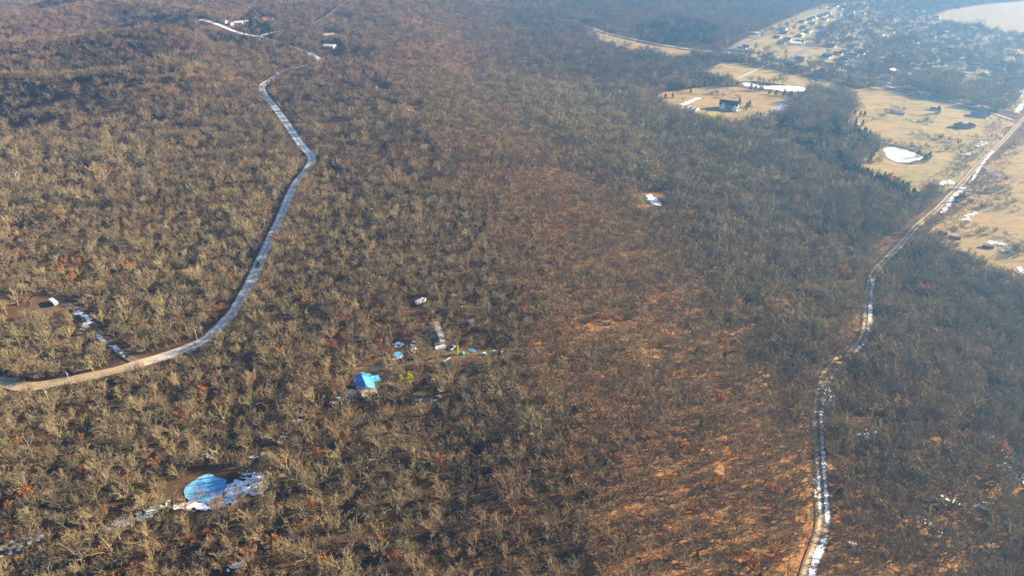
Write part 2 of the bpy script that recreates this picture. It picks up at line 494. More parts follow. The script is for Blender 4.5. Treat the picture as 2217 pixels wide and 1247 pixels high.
for P in PONDS:
    P[:] = [(float(a), float(b_)) for a, b_ in P]
    P[:] = [(a + 1.6 * (float(vnoise(a, b_, 5.0, 201)) - .5) * 2, b_ + 1.6 * (float(vnoise(a, b_, 5.0, 202)) - .5) * 2) for a, b_ in P]
    cx = sum(p[0] for p in P) / len(P); cy = sum(p[1] for p in P) / len(P)
    rad = max(math.hypot(p[0] - cx, p[1] - cy) for p in P)
    lev = float(np.mean(base_h(np.array([p[0] for p in P]), np.array([p[1] for p in P])))) - 0.4
    PONDS_FLAT.append((P, lev, (cx, cy), rad))

# ------------------------------------------------------------------ ground sheet
def axis(lo, hi, step, far):
    a = np.arange(lo, hi + 1, step)
    pre = [lo]; s = step
    while pre[-1] > -far: s *= 1.35; pre.append(pre[-1] - s)
    post = [hi]; s = step
    while post[-1] < far: s *= 1.35; post.append(post[-1] + s)
    return np.concatenate([pre[:0:-1], a, post[1:]])
gx = axis(-1450, 1650, 6.0, 9000); gy = axis(90, 2350, 6.0, 9000)
GX, GY = np.meshgrid(gx, gy)
GZ = Zf(GX.ravel(), GY.ravel()).reshape(GX.shape)
nx, ny = len(gx), len(gy)
idx = np.arange(nx * ny).reshape(ny, nx)
quads = np.stack([idx[:-1, :-1], idx[:-1, 1:], idx[1:, 1:], idx[1:, :-1]], -1).reshape(-1, 4)
me = bpy.data.meshes.new('ground')
me.vertices.add(nx * ny)
me.vertices.foreach_set('co', np.stack([GX, GY, GZ], -1).astype(np.float32).ravel())
me.loops.add(quads.size); me.loops.foreach_set('vertex_index', quads.astype(np.int32).ravel())
me.polygons.add(len(quads))
me.polygons.foreach_set('loop_start', np.arange(0, quads.size, 4, dtype=np.int32))
me.polygons.foreach_set('loop_total', np.full(len(quads), 4, np.int32))
me.update(); me.validate()
dcrest = GX - np.interp(GY, CREST_Y, CREST_X)
rustmask = sstep(-12, 22, dcrest) * (1 - 0.8 * sstep(125, 190, dcrest) * sstep(230, 330, GY)) * (1 - 0.5 * sstep(900, 1400, GY))
rustmask = np.clip(rustmask * (0.55 + 0.9 * fbm(GX, GY, 60, 21)), 0, 1)
at_ = me.attributes.new('rust', 'FLOAT', 'POINT'); at_.data.foreach_set('value', rustmask.astype(np.float32).ravel())
me.materials.append(M_GROUND)
me.polygons.foreach_set('use_smooth', np.ones(len(quads), bool))
link('ground', me, kind='structure', label='leaf-strewn rolling ground under the winter woods')

# ------------------------------------------------------------------ haze
def drape(name, poly, m, step, lift, jitter=0.0, **props):
    """a sheet following the ground inside a polygon, edge cells trimmed by noise"""
    P = np.array(poly)
    xs = np.arange(P[:, 0].min() - 4, P[:, 0].max() + 4, step); ys = np.arange(P[:, 1].min() - 4, P[:, 1].max() + 4, step)
    X, Y = np.meshgrid(xs, ys)
    cxm, cym = (X[:-1, :-1] + step / 2).ravel(), (Y[:-1, :-1] + step / 2).ravel()
    wx = jitter * (fbm(cxm, cym, 14, 31) - 0.5) * 2; wy = jitter * (fbm(cxm, cym, 14, 47) - 0.5) * 2
    keep = inside(cxm + wx, cym + wy, poly)
    for pp in PONDS:
        keep &= ~inside(cxm, cym, pp)
    n = len(xs)
    ii = np.arange(X.size).reshape(X.shape)
    q = np.stack([ii[:-1, :-1], ii[:-1, 1:], ii[1:, 1:], ii[1:, :-1]], -1).reshape(-1, 4)[keep]
    used, inv = np.unique(q, return_inverse=True)
    vx, vy = X.ravel()[used], Y.ravel()[used]
    V = np.stack([vx, vy, Zf(vx, vy) + lift], -1)
    me = mesh_of(name, V, inv.reshape(-1, 4), m, smooth_=True)
    return link(name, me, None, **props)

box = MB().box((0, 1400, 92), (5600, 4200, 340))
hz = bpy.data.materials.new('haze_air'); hz.use_nodes = True
nt = hz.node_tree
nt.nodes.remove(nt.nodes['Principled BSDF'])
pv = nt.nodes.new('ShaderNodeVolumePrincipled')
pv.inputs['Color'].default_value = (*HAZE_COLOR, 1)
pv.inputs['Density'].default_value = HAZE_DENSITY
pv.inputs['Anisotropy'].default_value = HAZE_ANISO
nt.links.new(pv.outputs[0], nt.nodes['Material Output'].inputs['Volume'])
ho = box.make('haze', hz, kind='stuff', label='pale winter haze over the valley')

# ------------------------------------------------------------------ fields, lawns, yards
drape('pasture', F_HOUSE, M_GRASS_RED, 2.5, 0.30, 6, kind='structure', label='tan pasture round the white house')
drape('pasture', F_UPPER, M_GRASS, 2.5, 0.30, 5, kind='structure', label='tan pasture above the long white pond')
drape('pasture', F_EAST, M_GRASS, 2.5, 0.30, 6, kind='structure', label='broad tan pasture with the snow-covered pond')
drape('pasture', F_RIGHT, M_GRASS_RED, 2.5, 0.30, 8, kind='structure', label='rough tan pasture right of the country road')
drape('pasture', F_FARROAD, M_GRASS_RED, 3, 0.30, 8, kind='structure', label='narrow tan meadow below the far road')
drape('pasture', F_PALE, M_GRASS_PALE, 6, 0.34, 8, kind='structure', label='bleached field beyond the neighbourhood')
drape('lawn', F_SUBURB, M_LAWN, 5, 0.26, 8, kind='structure', label='winter lawns of the far neighbourhood')
drape('lawn', W((1570, 118), (1600, 96), (1690, 56), (1790, 16), (1845, 16), (1795, 55), (1750, 100), (1830, 106), (1795, 135), (1700, 132)), M_GRASS, 4, 0.36, 10, kind='structure', label='open tan lots at the near side of the neighbourhood')
drape('lawn', W((1528, 252), (1535, 243), (1552, 243), (1566, 251), (1568, 260), (1545, 262)), M_GREENLAWN, 1.5, 0.38, 2, kind='structure', label='small yellow-green lawn in front of the white house')
drape('yard', YARD_CAMPER, M_YARD, 1.5, 0.26, 3, kind='structure', label='bare clearing under the white camper')
drape('yard', YARD_HOME, M_YARD, 1.5, 0.26, 5, kind='structure', label='worn earth yard round the blue-roofed house')
drape('yard', YARD_FIELD, M_YARD, 1.5, 0.28, 2, kind='structure', label='small snow-edged clearing below the yellow tree')
drape('yard', CLEAR[6], M_GRASS_RED, 2, 0.26, 4, kind='structure', label='tan yard round the grey metal shed')
drape('yard', CLEAR[7], M_GRASS_RED, 2, 0.26, 4, kind='structure', label='tan yard round the orange-lit house')
drape('pond_bank', W((1902, 318), (1916, 310), (1950, 314), (1990, 326), (2008, 340), (2000, 350), (1965, 356), (1935, 354), (1908, 340)), M_BANK, 1.6, 0.34, 6, kind='structure', label='dark weedy bank of the white pond')

# ------------------------------------------------------------------ roads
def ribbon(name, pts, width, m, lift, **props):
    offs = np.array([-1, -0.72, -0.45, -0.2, 0, 0.2, 0.45, 0.72, 1]) * width / 2
    P = np.array(pts); T = np.gradient(P, axis=0); T /= np.linalg.norm(T, axis=1)[:, None] + 1e-9
    N = np.stack([-T[:, 1], T[:, 0]], -1)
    wob = 1 + 0.14 * (fbm(P[:, 0], P[:, 1], 13, 61) - 0.5) * 2
    V = P[:, None, :] + N[:, None, :] * offs[None, :, None] * wob[:, None, None]
    flat = V.reshape(-1, 2)
    Z = Zf(flat[:, 0], flat[:, 1]) + lift
    k = len(offs); n = len(P)
    ii = np.arange(n * k).reshape(n, k)
    q = np.stack([ii[:-1, 1:], ii[:-1, :-1], ii[1:, :-1], ii[1:, 1:]], -1).reshape(-1, 4)
    me = mesh_of(name, np.column_stack([flat, Z]), q, m, smooth_=True)
    a = me.attributes.new('across', 'FLOAT', 'POINT')
    a.data.foreach_set('value', np.tile(1 - np.abs(offs) / (width / 2), n).astype(np.float32))
    a = me.attributes.new('sandy', 'FLOAT', 'POINT')
    a.data.foreach_set('value', (sstep(-190, -235, flat[:, 0]) * sstep(370, 330, flat[:, 1])).astype(np.float32))
    return link(name, me, None, kind='structure', **props)
ribbon('gravel_road', ROAD_MAIN, 8.5, M_GRAVEL, 0.48, label='pale gravel road curving through the woods')
ribbon('gravel_road', ROAD_FORK, 8.0, M_GRAVEL, 0.54, label='far gravel road past the ridge-top houses')
ribbon('dirt_track', TRACK, 6.6, M_TRACK, 0.48, label='rutted dirt track running up to the country road')
ribbon('country_road', ROAD_FAR, 8.0, M_LANE, 0.48, label='pale road along the far meadow')
ribbon('lane', LANE, 6.0, M_LANE, 0.48, label='pale lane along the pasture edge')
ribbon('driveway', DRIVE_CAMPER, 5.0, M_DIRT, 0.44, label='pale driveway up to the white camper')
ribbon('driveway', DRIVE_HOME, 3.6, M_DIRT, 0.40, label='dirt driveway across the homestead yard')
ribbon('driveway', DRIVE_FIELD, 4.5, M_LANE, 0.42, label='farm lane between the two tan pastures')
for i, s in enumerate(STREETS):
    ribbon('street', s, 8.0, M_ASPHALT, 0.50, label='grey street of the far neighbourhood')

# ------------------------------------------------------------------ ponds
def pond(name, i, m, label):
    poly, lev, c, r = PONDS_FLAT[i]
    me = mesh_of(name, [(x, y, lev) for x, y in poly], [tuple(range(len(poly)))], m)
    bm = bmesh.new(); bm.from_mesh(me); bmesh.ops.recalc_face_normals(bm, faces=bm.faces)
    if bm.faces[:][0].normal.z < 0: bmesh.ops.reverse_faces(bm, faces=bm.faces[:])
    bm.to_mesh(me); bm.free()
    return link(name, me, None, kind='structure', label=label)
pond('pond_ice', 0, M_ICE, 'round blue frozen pond in the woods')
pond('pond_ice', 1, M_ICE2, 'oval white frozen pond in the pasture')
pond('pond_ice', 2, M_ICE2, 'long white frozen pond behind the white house')
pond('pond_water', 3, M_WATER, 'small dark pond in the middle of the woods')
pond('pond_ice', 4, M_ICE, 'tiny pale pond among far trees')

# ------------------------------------------------------------------ snow patches
def snow(path, width, dens, label, step=0.7, aniso=1.0, seed=0):
    P = W(*path)
    P = np.array(P if len(P) < 2 else smooth(P, 3.0))
    if len(P) == 1: P = np.array([P[0], P[0] + (0.5, 0.1)])
    h = width / 2
    xs = np.arange(P[:, 0].min() - h - 2, P[:, 0].max() + h + 2, step); ys = np.arange(P[:, 1].min() - h - 2, P[:, 1].max() + h + 2, step)
    X, Y = np.meshgrid(xs, ys)
    cx_, cy_ = (X[:-1, :-1] + step / 2).ravel(), (Y[:-1, :-1] + step / 2).ravel()
    d = np.full(cx_.shape, 1e9)
    sel = np.arange(len(cx_))
    d, _ = seg_dist(cx_, cy_, [tuple(p) for p in P])
    edge = 1 - d / h
    n = 0.5 + 0.95 * (fbm(cx_ * 0.6, cy_ + 0.35 * cx_, 5.0, 80 + seed, 4) - 0.5) + 0.75 * (vnoise(cx_ * 0.4, cy_ + 0.3 * cx_, 1.1, 90 + seed) - 0.5)  # stretched noise: gaps in the snow also stand in for tree-shadow streaks
    keep = (edge > 0) & (n + 0.55 * np.sqrt(np.clip(edge, 0, 1)) > 1.45 - dens)
    for pp in PONDS[:3]:
        keep &= ~inside(cx_, cy_, pp)
    if not keep.any(): return
    ii = np.arange(X.size).reshape(X.shape)
    q = np.stack([ii[:-1, :-1], ii[:-1, 1:], ii[1:, 1:], ii[1:, :-1]], -1).reshape(-1, 4)[keep]
    used, inv = np.unique(q, return_inverse=True)
    vx, vy = X.ravel()[used], Y.ravel()[used]
    jx = (vnoise(vx, vy, 0.5, 5) - 0.5) * step * 0.9; jy = (vnoise(vx, vy, 0.5, 6) - 0.5) * step * 0.9
    z = Zf(vx, vy) + 0.60 + 0.05 * vnoise(vx, vy, 1.1, 4)
    me = mesh_of('snow_patch', np.stack([vx + jx, vy + jy, z], -1), inv.reshape(-1, 4), M_SNOW, smooth_=True)
    link('snow_patch', me, None, kind='stuff', label=label)

SNOWS = [
    (((498, 1062), (515, 1048), (545, 1040), (590, 1046)), 10, 0.52, 'snow on the east bank of the blue pond'),
    (((505, 1052), (520, 1034), (538, 1020)), 4, 0.6, 'snow spur above the blue pond'),
    (((470, 1090), (500, 1074), (530, 1062), (565, 1056)), 9, 0.54, 'snow below the blue pond'),
    (((250, 1142), (310, 1118), (350, 1100), (400, 1090), (450, 1095), (505, 1084)), 7, 0.56, 'snow strip trailing left of the blue pond'),
    (((545, 995), (575, 980)), 4.5, 0.55, 'snow scrap above the blue pond'),
    (((600, 958), (625, 938), (660, 888), (700, 890), (755, 855)), 9, 0.34, 'scattered snow in the gully below the blue-roofed house'),
    (((735, 866), (762, 852)), 7, 0.55, 'snow beside the blue-roofed house'),
    (((495, 1232), (560, 1195), (640, 1165)), 5, 0.40, 'thin snow line at the bottom of the woods'),
    (((-20, 1195), (30, 1185), (70, 1170)), 9, 0.45, 'snow at the left edge of the woods'),
    (((852, 758), (865, 742), (868, 752), (860, 776)), 6, 0.42, 'blue shadowed snow left of the big yard oak'),
    (((893, 742), (897, 762)), 4, 0.45, 'snow streaks under the big yard oak'),
    (((900, 872), (915, 866), (945, 868), (955, 850), (948, 842)), 4.5, 0.42, 'snow ring round the small clearing'),
    (((168, 678), (182, 682), (192, 700), (182, 712)), 6, 0.48, 'snow along the camper driveway'),
    (((210, 728), (240, 748), (270, 772)), 4, 0.45, 'thin snow on the camper driveway'),
    (((540, 612), (525, 640), (512, 650)), 3.5, 0.5, 'snow at the gravel road edge'),
    (((450, 738), (430, 752), (410, 764)), 3, 0.45, 'snow along the gravel road bend'),
    (((1170, 890), (1185, 905)), 8, 0.45, 'snow in a dark gap of the woods'),
    (((1792, 1132), (1788, 1080), (1784, 1020), (1780, 960), (1778, 900)), 2.0, 0.72, 'long snow strip beside the dirt track'),
    (((1780, 895), (1785, 850), (1795, 825), (1812, 800)), 2.4, 0.56, 'snow strip on the bend of the dirt track'),
    (((1795, 878), (1797, 855), (1790, 845)), 9, 0.74, 'wide snow patch beside the dirt track'),
    (((1884, 720), (1884, 680), (1886, 640), (1890, 605)), 3.2, 0.66, 'snow strip along the upper dirt track'),
    (((1880, 730), (1862, 752), (1830, 776)), 2.2, 0.5, 'thin snow along the dirt track curve'),
    (((1755, 1250), (1770, 1200), (1785, 1172)), 3, 0.66, 'snow strip at the near end of the dirt track'),
    (((1765, 1080), (1763, 1040)), 2.5, 0.5, 'snow in the left rut of the dirt track'),
    (((1774, 1110), (1772, 1050), (1768, 1000)), 1.4, 0.6, 'snow in the wheel rut of the dirt track'),
    (((2040, 462), (2062, 432), (2085, 408)), 4.5, 0.68, 'snow beside the country road'),
    (((2100, 398), (2130, 352), (2150, 328)), 3.5, 0.55, 'snow along the country road verge'),
    (((2200, 245), (2225, 215)), 8, 0.7, 'snow on the verge of the far country road'),
    (((2165, 960), (2180, 985), (2200, 1020), (2230, 1040)), 19, 0.58, 'broad thin snow in the right-hand woods'),
    (((2150, 870), (2165, 900), (2170, 925)), 8, 0.46, 'snow flecks at the right edge'),
    (((2170, 840), (2178, 850)), 6, 0.54, 'small snow fleck in right-hand woods'),
    (((1865, 945), (1890, 940), (1885, 955)), 8, 0.46, 'snow flecks right of the dirt track'),
    (((2010, 1085), (2060, 1085), (2110, 1095), (2140, 1090)), 8, 0.48, 'scattered snow low in the right-hand woods'),
    (((1990, 1120), (2035, 1150)), 5, 0.32, 'snow crumbs near the bottom right'),
    (((1845, 1175), (1852, 1185)), 4, 0.5, 'small snow patch near the track end'),
    (((1812, 545), (1822, 556)), 10, 0.5, 'snow in the gap by the pale tree'),
    (((1670, 735), (1700, 730), (1715, 745)), 12, 0.48, 'snow flecks in the middle of the right woods'),
    (((1695, 765), (1700, 770)), 6, 0.4, 'snow crumbs below the flecks'),
    (((1925, 745), (1945, 742)), 6, 0.42, 'snow fleck right of the track bend'),
    (((1828, 735), (1835, 738)), 5, 0.42, 'snow fleck left of the track bend'),
    (((1405, 425), (1418, 437), (1425, 446)), 10, 0.56, 'snow beside the small dark pond'),
    (((1665, 258), (1682, 243), (1695, 230)), 22, 0.52, 'large snow patch at the pasture edge'),
    (((1650, 278), (1668, 262)), 10, 0.5, 'snow below the pasture edge'),
    (((1478, 228), (1512, 214)), 9, 0.72, 'white snow pad by the striped barn'),
    (((1560, 280), (1600, 276), (1610, 282)), 8, 0.42, 'snow along the pasture bottom'),
    (((1635, 280), (1660, 276)), 8, 0.5, 'snow under the pasture trees'),
    (((1515, 276), (1530, 274)), 6, 0.5, 'snow scrap under the yellow-green lawn'),
    (((2030, 400), (2042, 399), (2058, 394)), 10, 0.66, 'white snow patch at the pasture corner'),
    (((1700, 232), (1708, 226)), 5, 0.5, 'snow by the pasture hedge'),
    (((2150, 528), (2168, 530), (2182, 545)), 13, 0.5, 'snow beside the dark bunkers'),
    (((2085, 478), (2110, 462), (2125, 458)), 9, 0.36, 'snow flecks in the rough pasture'),
    (((2152, 382), (2160, 380)), 8, 0.5, 'snow under a bush in the rough pasture'),
    (((2205, 580), (2212, 590)), 6, 0.5, 'snow strip at the rough pasture edge'),
    (((2090, 560), (2110, 562)), 5, 0.45, 'snow below the near dark bunker'),
    (((1480, 178), (1500, 182), (1530, 184)), 10, 0.34, 'snow under the cedars by the pasture'),
    (((2085, 335), (2110, 330)), 10, 0.4, 'snow shadows of the roadside shrubs'),
    (((2118, 318), (2132, 310)), 9, 0.5, 'snow patches above the roadside'),
    (((660, 655), (664, 658)), 3, 0.3, 'snow crumb'),
]
for i, s in enumerate(SNOWS):
    far = np.hypot(*at(*s[0][0])) > 500
    snow(s[0], s[1], s[2] + 0.06, s[3], 1.0 if far else 0.5, seed=i)

# ------------------------------------------------------------------ trees: shapes
class Twigs:
    def __init__(s): s.v = []; s.f = []
    def limb(s, pts, r0, r1, n=5):
        base = len(s.v); m = len(pts)
        for i, p in enumerate(pts):
            d = (pts[min(i + 1, m - 1)] - pts[max(i - 1, 0)]).normalized()
            u = d.orthogonal().normalized(); w = d.cross(u)
            r = r0 + (r1 - r0) * i / (m - 1)
            for k in range(n):
                a = 6.2832 * k / n
                s.v.append(tuple(p + u * (r * math.cos(a)) + w * (r * math.sin(a))))
        for i in range(m - 1):
            for k in range(n):
                a = base + i * n + k; b_ = base + i * n + (k + 1) % n
                s.f.append((a, b_, b_ + n, a + n))
    def spike(s, p, q, r):
        d = q - p
        u = d.orthogonal().normalized() * r; w = d.normalized().cross(u)
        n = len(s.v)
        s.v += [tuple(p + u), tuple(p - u * 0.5 + w * 0.87), tuple(p - u * 0.5 - w * 0.87), tuple(q)]
        s.f += [(n, n + 1, n + 3), (n + 1, n + 2, n + 3), (n + 2, n, n + 3)]
    def leaf(s, p, size, R):
        a = Vector((R.uniform(-1, 1), R.uniform(-1, 1), R.uniform(-0.6, 1))).normalized()
        u = a.orthogonal().normalized(); w = a.cross(u)
        k = R.uniform(0.55, 1.0) * size
        n = len(s.v)
        s.v += [tuple(p + u * k), tuple(p + w * k * 0.6), tuple(p - u * k), tuple(p - w * k * 0.6)]
        s.f += [(n, n + 1, n + 2, n + 3)]

def wander(R, p, d, length, nseg, bend, up):
    pts = [p.copy()]
    d = d.normalized()
    for i in range(nseg):
        d = (d + Vector((R.uniform(-bend, bend), R.uniform(-bend, bend), R.uniform(-bend, bend) + up))).normalized()
        p = p + d * (length / nseg)
        pts.append(p.copy())
    return pts, d

def along(pts, t):
    k = t * (len(pts) - 1); i = min(int(k), len(pts) - 2)
    return pts[i].lerp(pts[i + 1], k - i), (pts[i + 1] - pts[i]).normalized()

def side_dir(R, d, ang):
    u = d.orthogonal().normalized()
    u = Matrix.Rotation(R.uniform(0, 6.2832), 3, d) @ u
    return (d * math.cos(ang) + u * math.sin(ang)).normalized()

def oak(seed, H=9.0, limbs=7, sub=6, tw=5, fat=1.0, spread=1.0, twr=0.045, leaves=0, leafsize=0.33, twn=1):
    """bare, wide, gnarled oak fanning out from a short trunk: trunk and limbs, crown of branches and twigs, leaves"""
    R = random.Random(seed)
    T, C, L = Twigs(), Twigs(), Twigs()
    th = H * R.uniform(0.20, 0.30)
    lean = Vector((R.uniform(-.2, .2), R.uniform(-.2, .2), 1))
    tp, td = wander(R, Vector((0, 0, -0.3)), lean, th + 0.3, 3, 0.12, 0.15)
    T.limb(tp, 0.24 * fat * H / 9, 0.18 * fat * H / 9, 6)
    a0 = R.uniform(0, 6.28)
    tips = []
    for i in range(limbs):
        central = i < max(1, limbs // 4)
        ang = R.uniform(0.12, 0.42) if central else R.uniform(0.55, 1.05) * spread
        az = a0 + i * 2.4 + R.uniform(-.45, .45)
        d = Vector((math.sin(ang) * math.cos(az), math.sin(ang) * math.sin(az), math.cos(ang)))
        start, _ = along(tp, R.uniform(0.68, 1.0))
        ln = H * (R.uniform(0.6, 0.78) if central else R.uniform(0.50, 0.74))
        lp, ld = wander(R, start, d, ln, 6, 0.24, 0.055)
        T.limb(lp, 0.135 * fat * H / 9, 0.035 * fat, 4)
        for j in range(sub):
            t = 0.22 + 0.78 * (j + R.random()) / sub
            p, d1 = along(lp, min(t, 0.99))
            d2 = side_dir(R, d1, R.uniform(0.45, 0.95)); d2.z += 0.15
            l2 = ln * R.uniform(0.26, 0.44) * (1.2 - 0.5 * t)
            sp, sd = wander(R, p, d2, l2, 3, 0.26, 0.05)
            C.limb(sp, 0.075 * fat, 0.028 * fat, 3)
            for k in range(tw):
                t3 = 0.25 + 0.75 * (k + R.random()) / tw
                p3, d3 = along(sp, min(t3, 0.99))
                d4 = side_dir(R, d3, R.uniform(0.35, 0.85)); d4.z += 0.10
                l4 = R.uniform(0.7, 1.5) * H / 9
                q = p3 + d4.normalized() * l4
                C.spike(p3, q, twr * fat)
                for m in range(twn):
                    p5 = p3.lerp(q, R.uniform(0.25, 0.8))
                    d6 = side_dir(R, d4.normalized(), R.uniform(0.4, 0.9)); d6.z += 0.1
                    C.spike(p5, p5 + d6.normalized() * R.uniform(0.4, 0.8) * H / 9, twr * 0.7 * fat)
                if leaves: tips.append(q)
    if leaves:
        for i in range(leaves):
            p = R.choice(tips) + Vector((R.gauss(0, .28), R.gauss(0, .28), R.gauss(0, .26)))
            L.leaf(p, leafsize, R)
    return T, C, L

def cedar(seed, H=6.0, wd=1.7, n=700, round_=False, size=0.34):
    R = random.Random(seed)
    T, L = Twigs(), Twigs()
    tp, _ = wander(R, Vector((0, 0, -.3)), Vector((0, 0, 1)), H * 0.8, 3, 0.04, 0.3)
    T.limb(tp, 0.14, 0.03, 5)
    lobes = [(R.uniform(0, 6.28), R.uniform(0.1, 0.9), R.uniform(0.75, 1.3)) for _ in range(11)]
    for i in range(n):
        t = R.random() ** 0.8
        az = R.uniform(0, 6.28)
        if round_: prof = math.sin(math.pi * min(1, 0.12 + 0.86 * t)) ** 0.6
        else: prof = (1 - t) ** 0.75 * min(1, 0.35 + 4 * t)
        k = 1.0
        for la, lt, lk in lobes:
            w = max(0, math.cos(az - la)) * max(0, 1 - abs(t - lt) * 4)
            k *= 1 + (lk - 1) * w
        r = wd * prof * k * R.uniform(0.55, 1.05)
        L.leaf(Vector((r * math.cos(az), r * math.sin(az), 0.25 + t * H * 0.97)), size * R.uniform(0.7, 1.3), R)
    return T, L

def tw_mesh(name, parts):
    """parts: list of (Twigs, material) joined into one mesh"""
    V, F, I = [], [], []
    for k, (t, m) in enumerate(parts):
        n = len(V); V += t.v; F += [tuple(i + n for i in f) for f in t.f]; I += [k] * len(t.f)
    return mesh_of(name, V, F, [m for _, m in parts], I)

# big oaks (near), small oaks (right slope), far stand-ins with fewer twigs, saplings
BIG = [oak(100 + i, H=8.8 + 0.35 * (i % 4), limbs=8 + i % 4, sub=6, tw=4, fat=0.95 + 0.07 * (i % 3), spread=0.95 + 0.06 * (i % 3), twr=0.046, twn=2) for i in range(14)]
SMALL = [oak(200 + i, H=7.8, limbs=8 + i % 3, sub=5, tw=5, fat=1.15, spread=1.1, twr=0.046, twn=2) for i in range(9)]
FAR = [oak(300 + i, H=9.2, limbs=10, sub=6, tw=5, fat=1.0, spread=1.05, twr=0.06, twn=1) for i in range(8)]
SAP = [oak(400 + i, H=4.6, limbs=6, sub=4, tw=4, fat=0.7, spread=1.1, twr=0.05, twn=1) for i in range(5)]
RUST = [oak(500 + i, H=7.0, limbs=6, sub=4, tw=3, fat=1.0, spread=1.0, twr=0.05, leaves=760, leafsize=0.40, twn=0) for i in range(7)]
CED = [cedar(600 + i, H=5.6 + 0.5 * (i % 3), wd=2.1 + 0.35 * (i % 2), n=620) for i in range(5)]
def_parts = lambda tcl: [(tcl[0], M_BARK), (tcl[1], M_TWIG)] + ([(tcl[2], M_RUST)] if tcl[2].f else [])

# ------------------------------------------------------------------ trees: where they grow
def grid_points(x0, x1, y0, y1, step, seed):
    r = np.random.default_rng(seed)
    xs = np.arange(x0, x1, step); ys = np.arange(y0, y1, step * 0.9)
    X, Y = np.meshgrid(xs, ys)
    X = X + (np.arange(len(ys)) % 2)[:, None] * step * 0.5
    X = X + r.uniform(-.36, .36, X.shape) * step; Y = Y + r.uniform(-.36, .36, Y.shape) * step
    return X.ravel(), Y.ravel()

def in_view(x, y, margin=90):
    u, v, d = proj(x, y, Zf_fast(x, y))
    m = margin * FPX / np.maximum(d, 100)
    return (u > -m) & (u < 2217 + m * 1.4) & (v > -90) & (v < 1247 + m) & (d > 120)

from_grid = None
def Zf_fast(x, y):
    return Zf(x, y)

def road_gap(x, y):
    ok = np.ones(x.shape, bool)
    for pts, w, cam_w in ((ROAD_MAIN, 5.6, 11), (ROAD_FORK, 8, 36), (TRACK, 3.7, 0), (ROAD_FAR, 7, 24), (LANE, 6, 14),
                          (DRIVE_CAMPER, 4.2, 8), (DRIVE_HOME, 3.2, 6), (DRIVE_FIELD, 4, 8)):
        d, t = seg_dist(x, y, pts)
        ok &= d > w
        for off in np.arange(7.0, cam_w + 0.1, 7.0):      # trees standing just in front would hide the road
            k = 1 + off / np.hypot(x, y); d2, t2 = seg_dist(x * k, y * k, pts)
            ok &= d2 > w * (0.8 if off < 12 else 0.55)
        if pts is TRACK:
            ok &= ~((y > 690) & (d < 26)) & ~((y > 500) & (d < 8))
    d, t = seg_dist(x, y, ROAD_MAIN)
    for off in (10, 18, 26):
        k = 1 + off / np.hypot(x, y); d2, t2 = seg_dist(x * k, y * k, ROAD_MAIN)
        ok &= ~((d2 < 4) & (y > 640) & (y < 900))
    return ok

OPEN = [F_HOUSE, F_UPPER, F_EAST, F_RIGHT, F_FARROAD, F_PALE, YARD_CAMPER, YARD_FIELD]
def open_land(x, y, wob=7):
    jx = x + wob * 2 * (fbm(x, y, 22, 71) - 0.5); jy = y + wob * 2 * (fbm(x, y, 22, 73) - 0.5)
    r = np.zeros(x.shape, bool)
    for p in OPEN: r |= inside(jx, jy, p)
    for p in CLEAR: r |= inside(x, y, p)
    for P, lev, c, rad in PONDS_FLAT:
        d, _ = seg_dist(x, y, P + [P[0]])
        r |= inside(x, y, P) | (d < 4.5)
    return r

def crest_d(x, y): return x - np.interp(y, CREST_Y, CREST_X)

LOTS = W((1560, 122), (1585, 100), (1680, 56), (1790, 14), (1850, 14), (1800, 55), (1760, 100), (1840, 105), (1800, 140), (1700, 135))
CEDAR_ZONES = [W((1640, 290), (1700, 262), (1790, 262), (1890, 290), (1885, 330), (1850, 345), (1895, 372), (1990, 420), (1975, 470), (1900, 430), (1800, 390), (1740, 340)),
               W((1370, 60), (1470, 40), (1560, 60), (1540, 100), (1450, 98), (1385, 85)), W((560, 20), (600, 90), (520, 110), (430, 90), (470, 75)),
               ]

TREES = {k: [] for k in ('oak', 'small', 'far', 'sap', 'rust', 'cedar')}
def put(kind, x, y, s, tint, warm): TREES[kind].append(np.stack([x, y, s, tint, warm], -1))

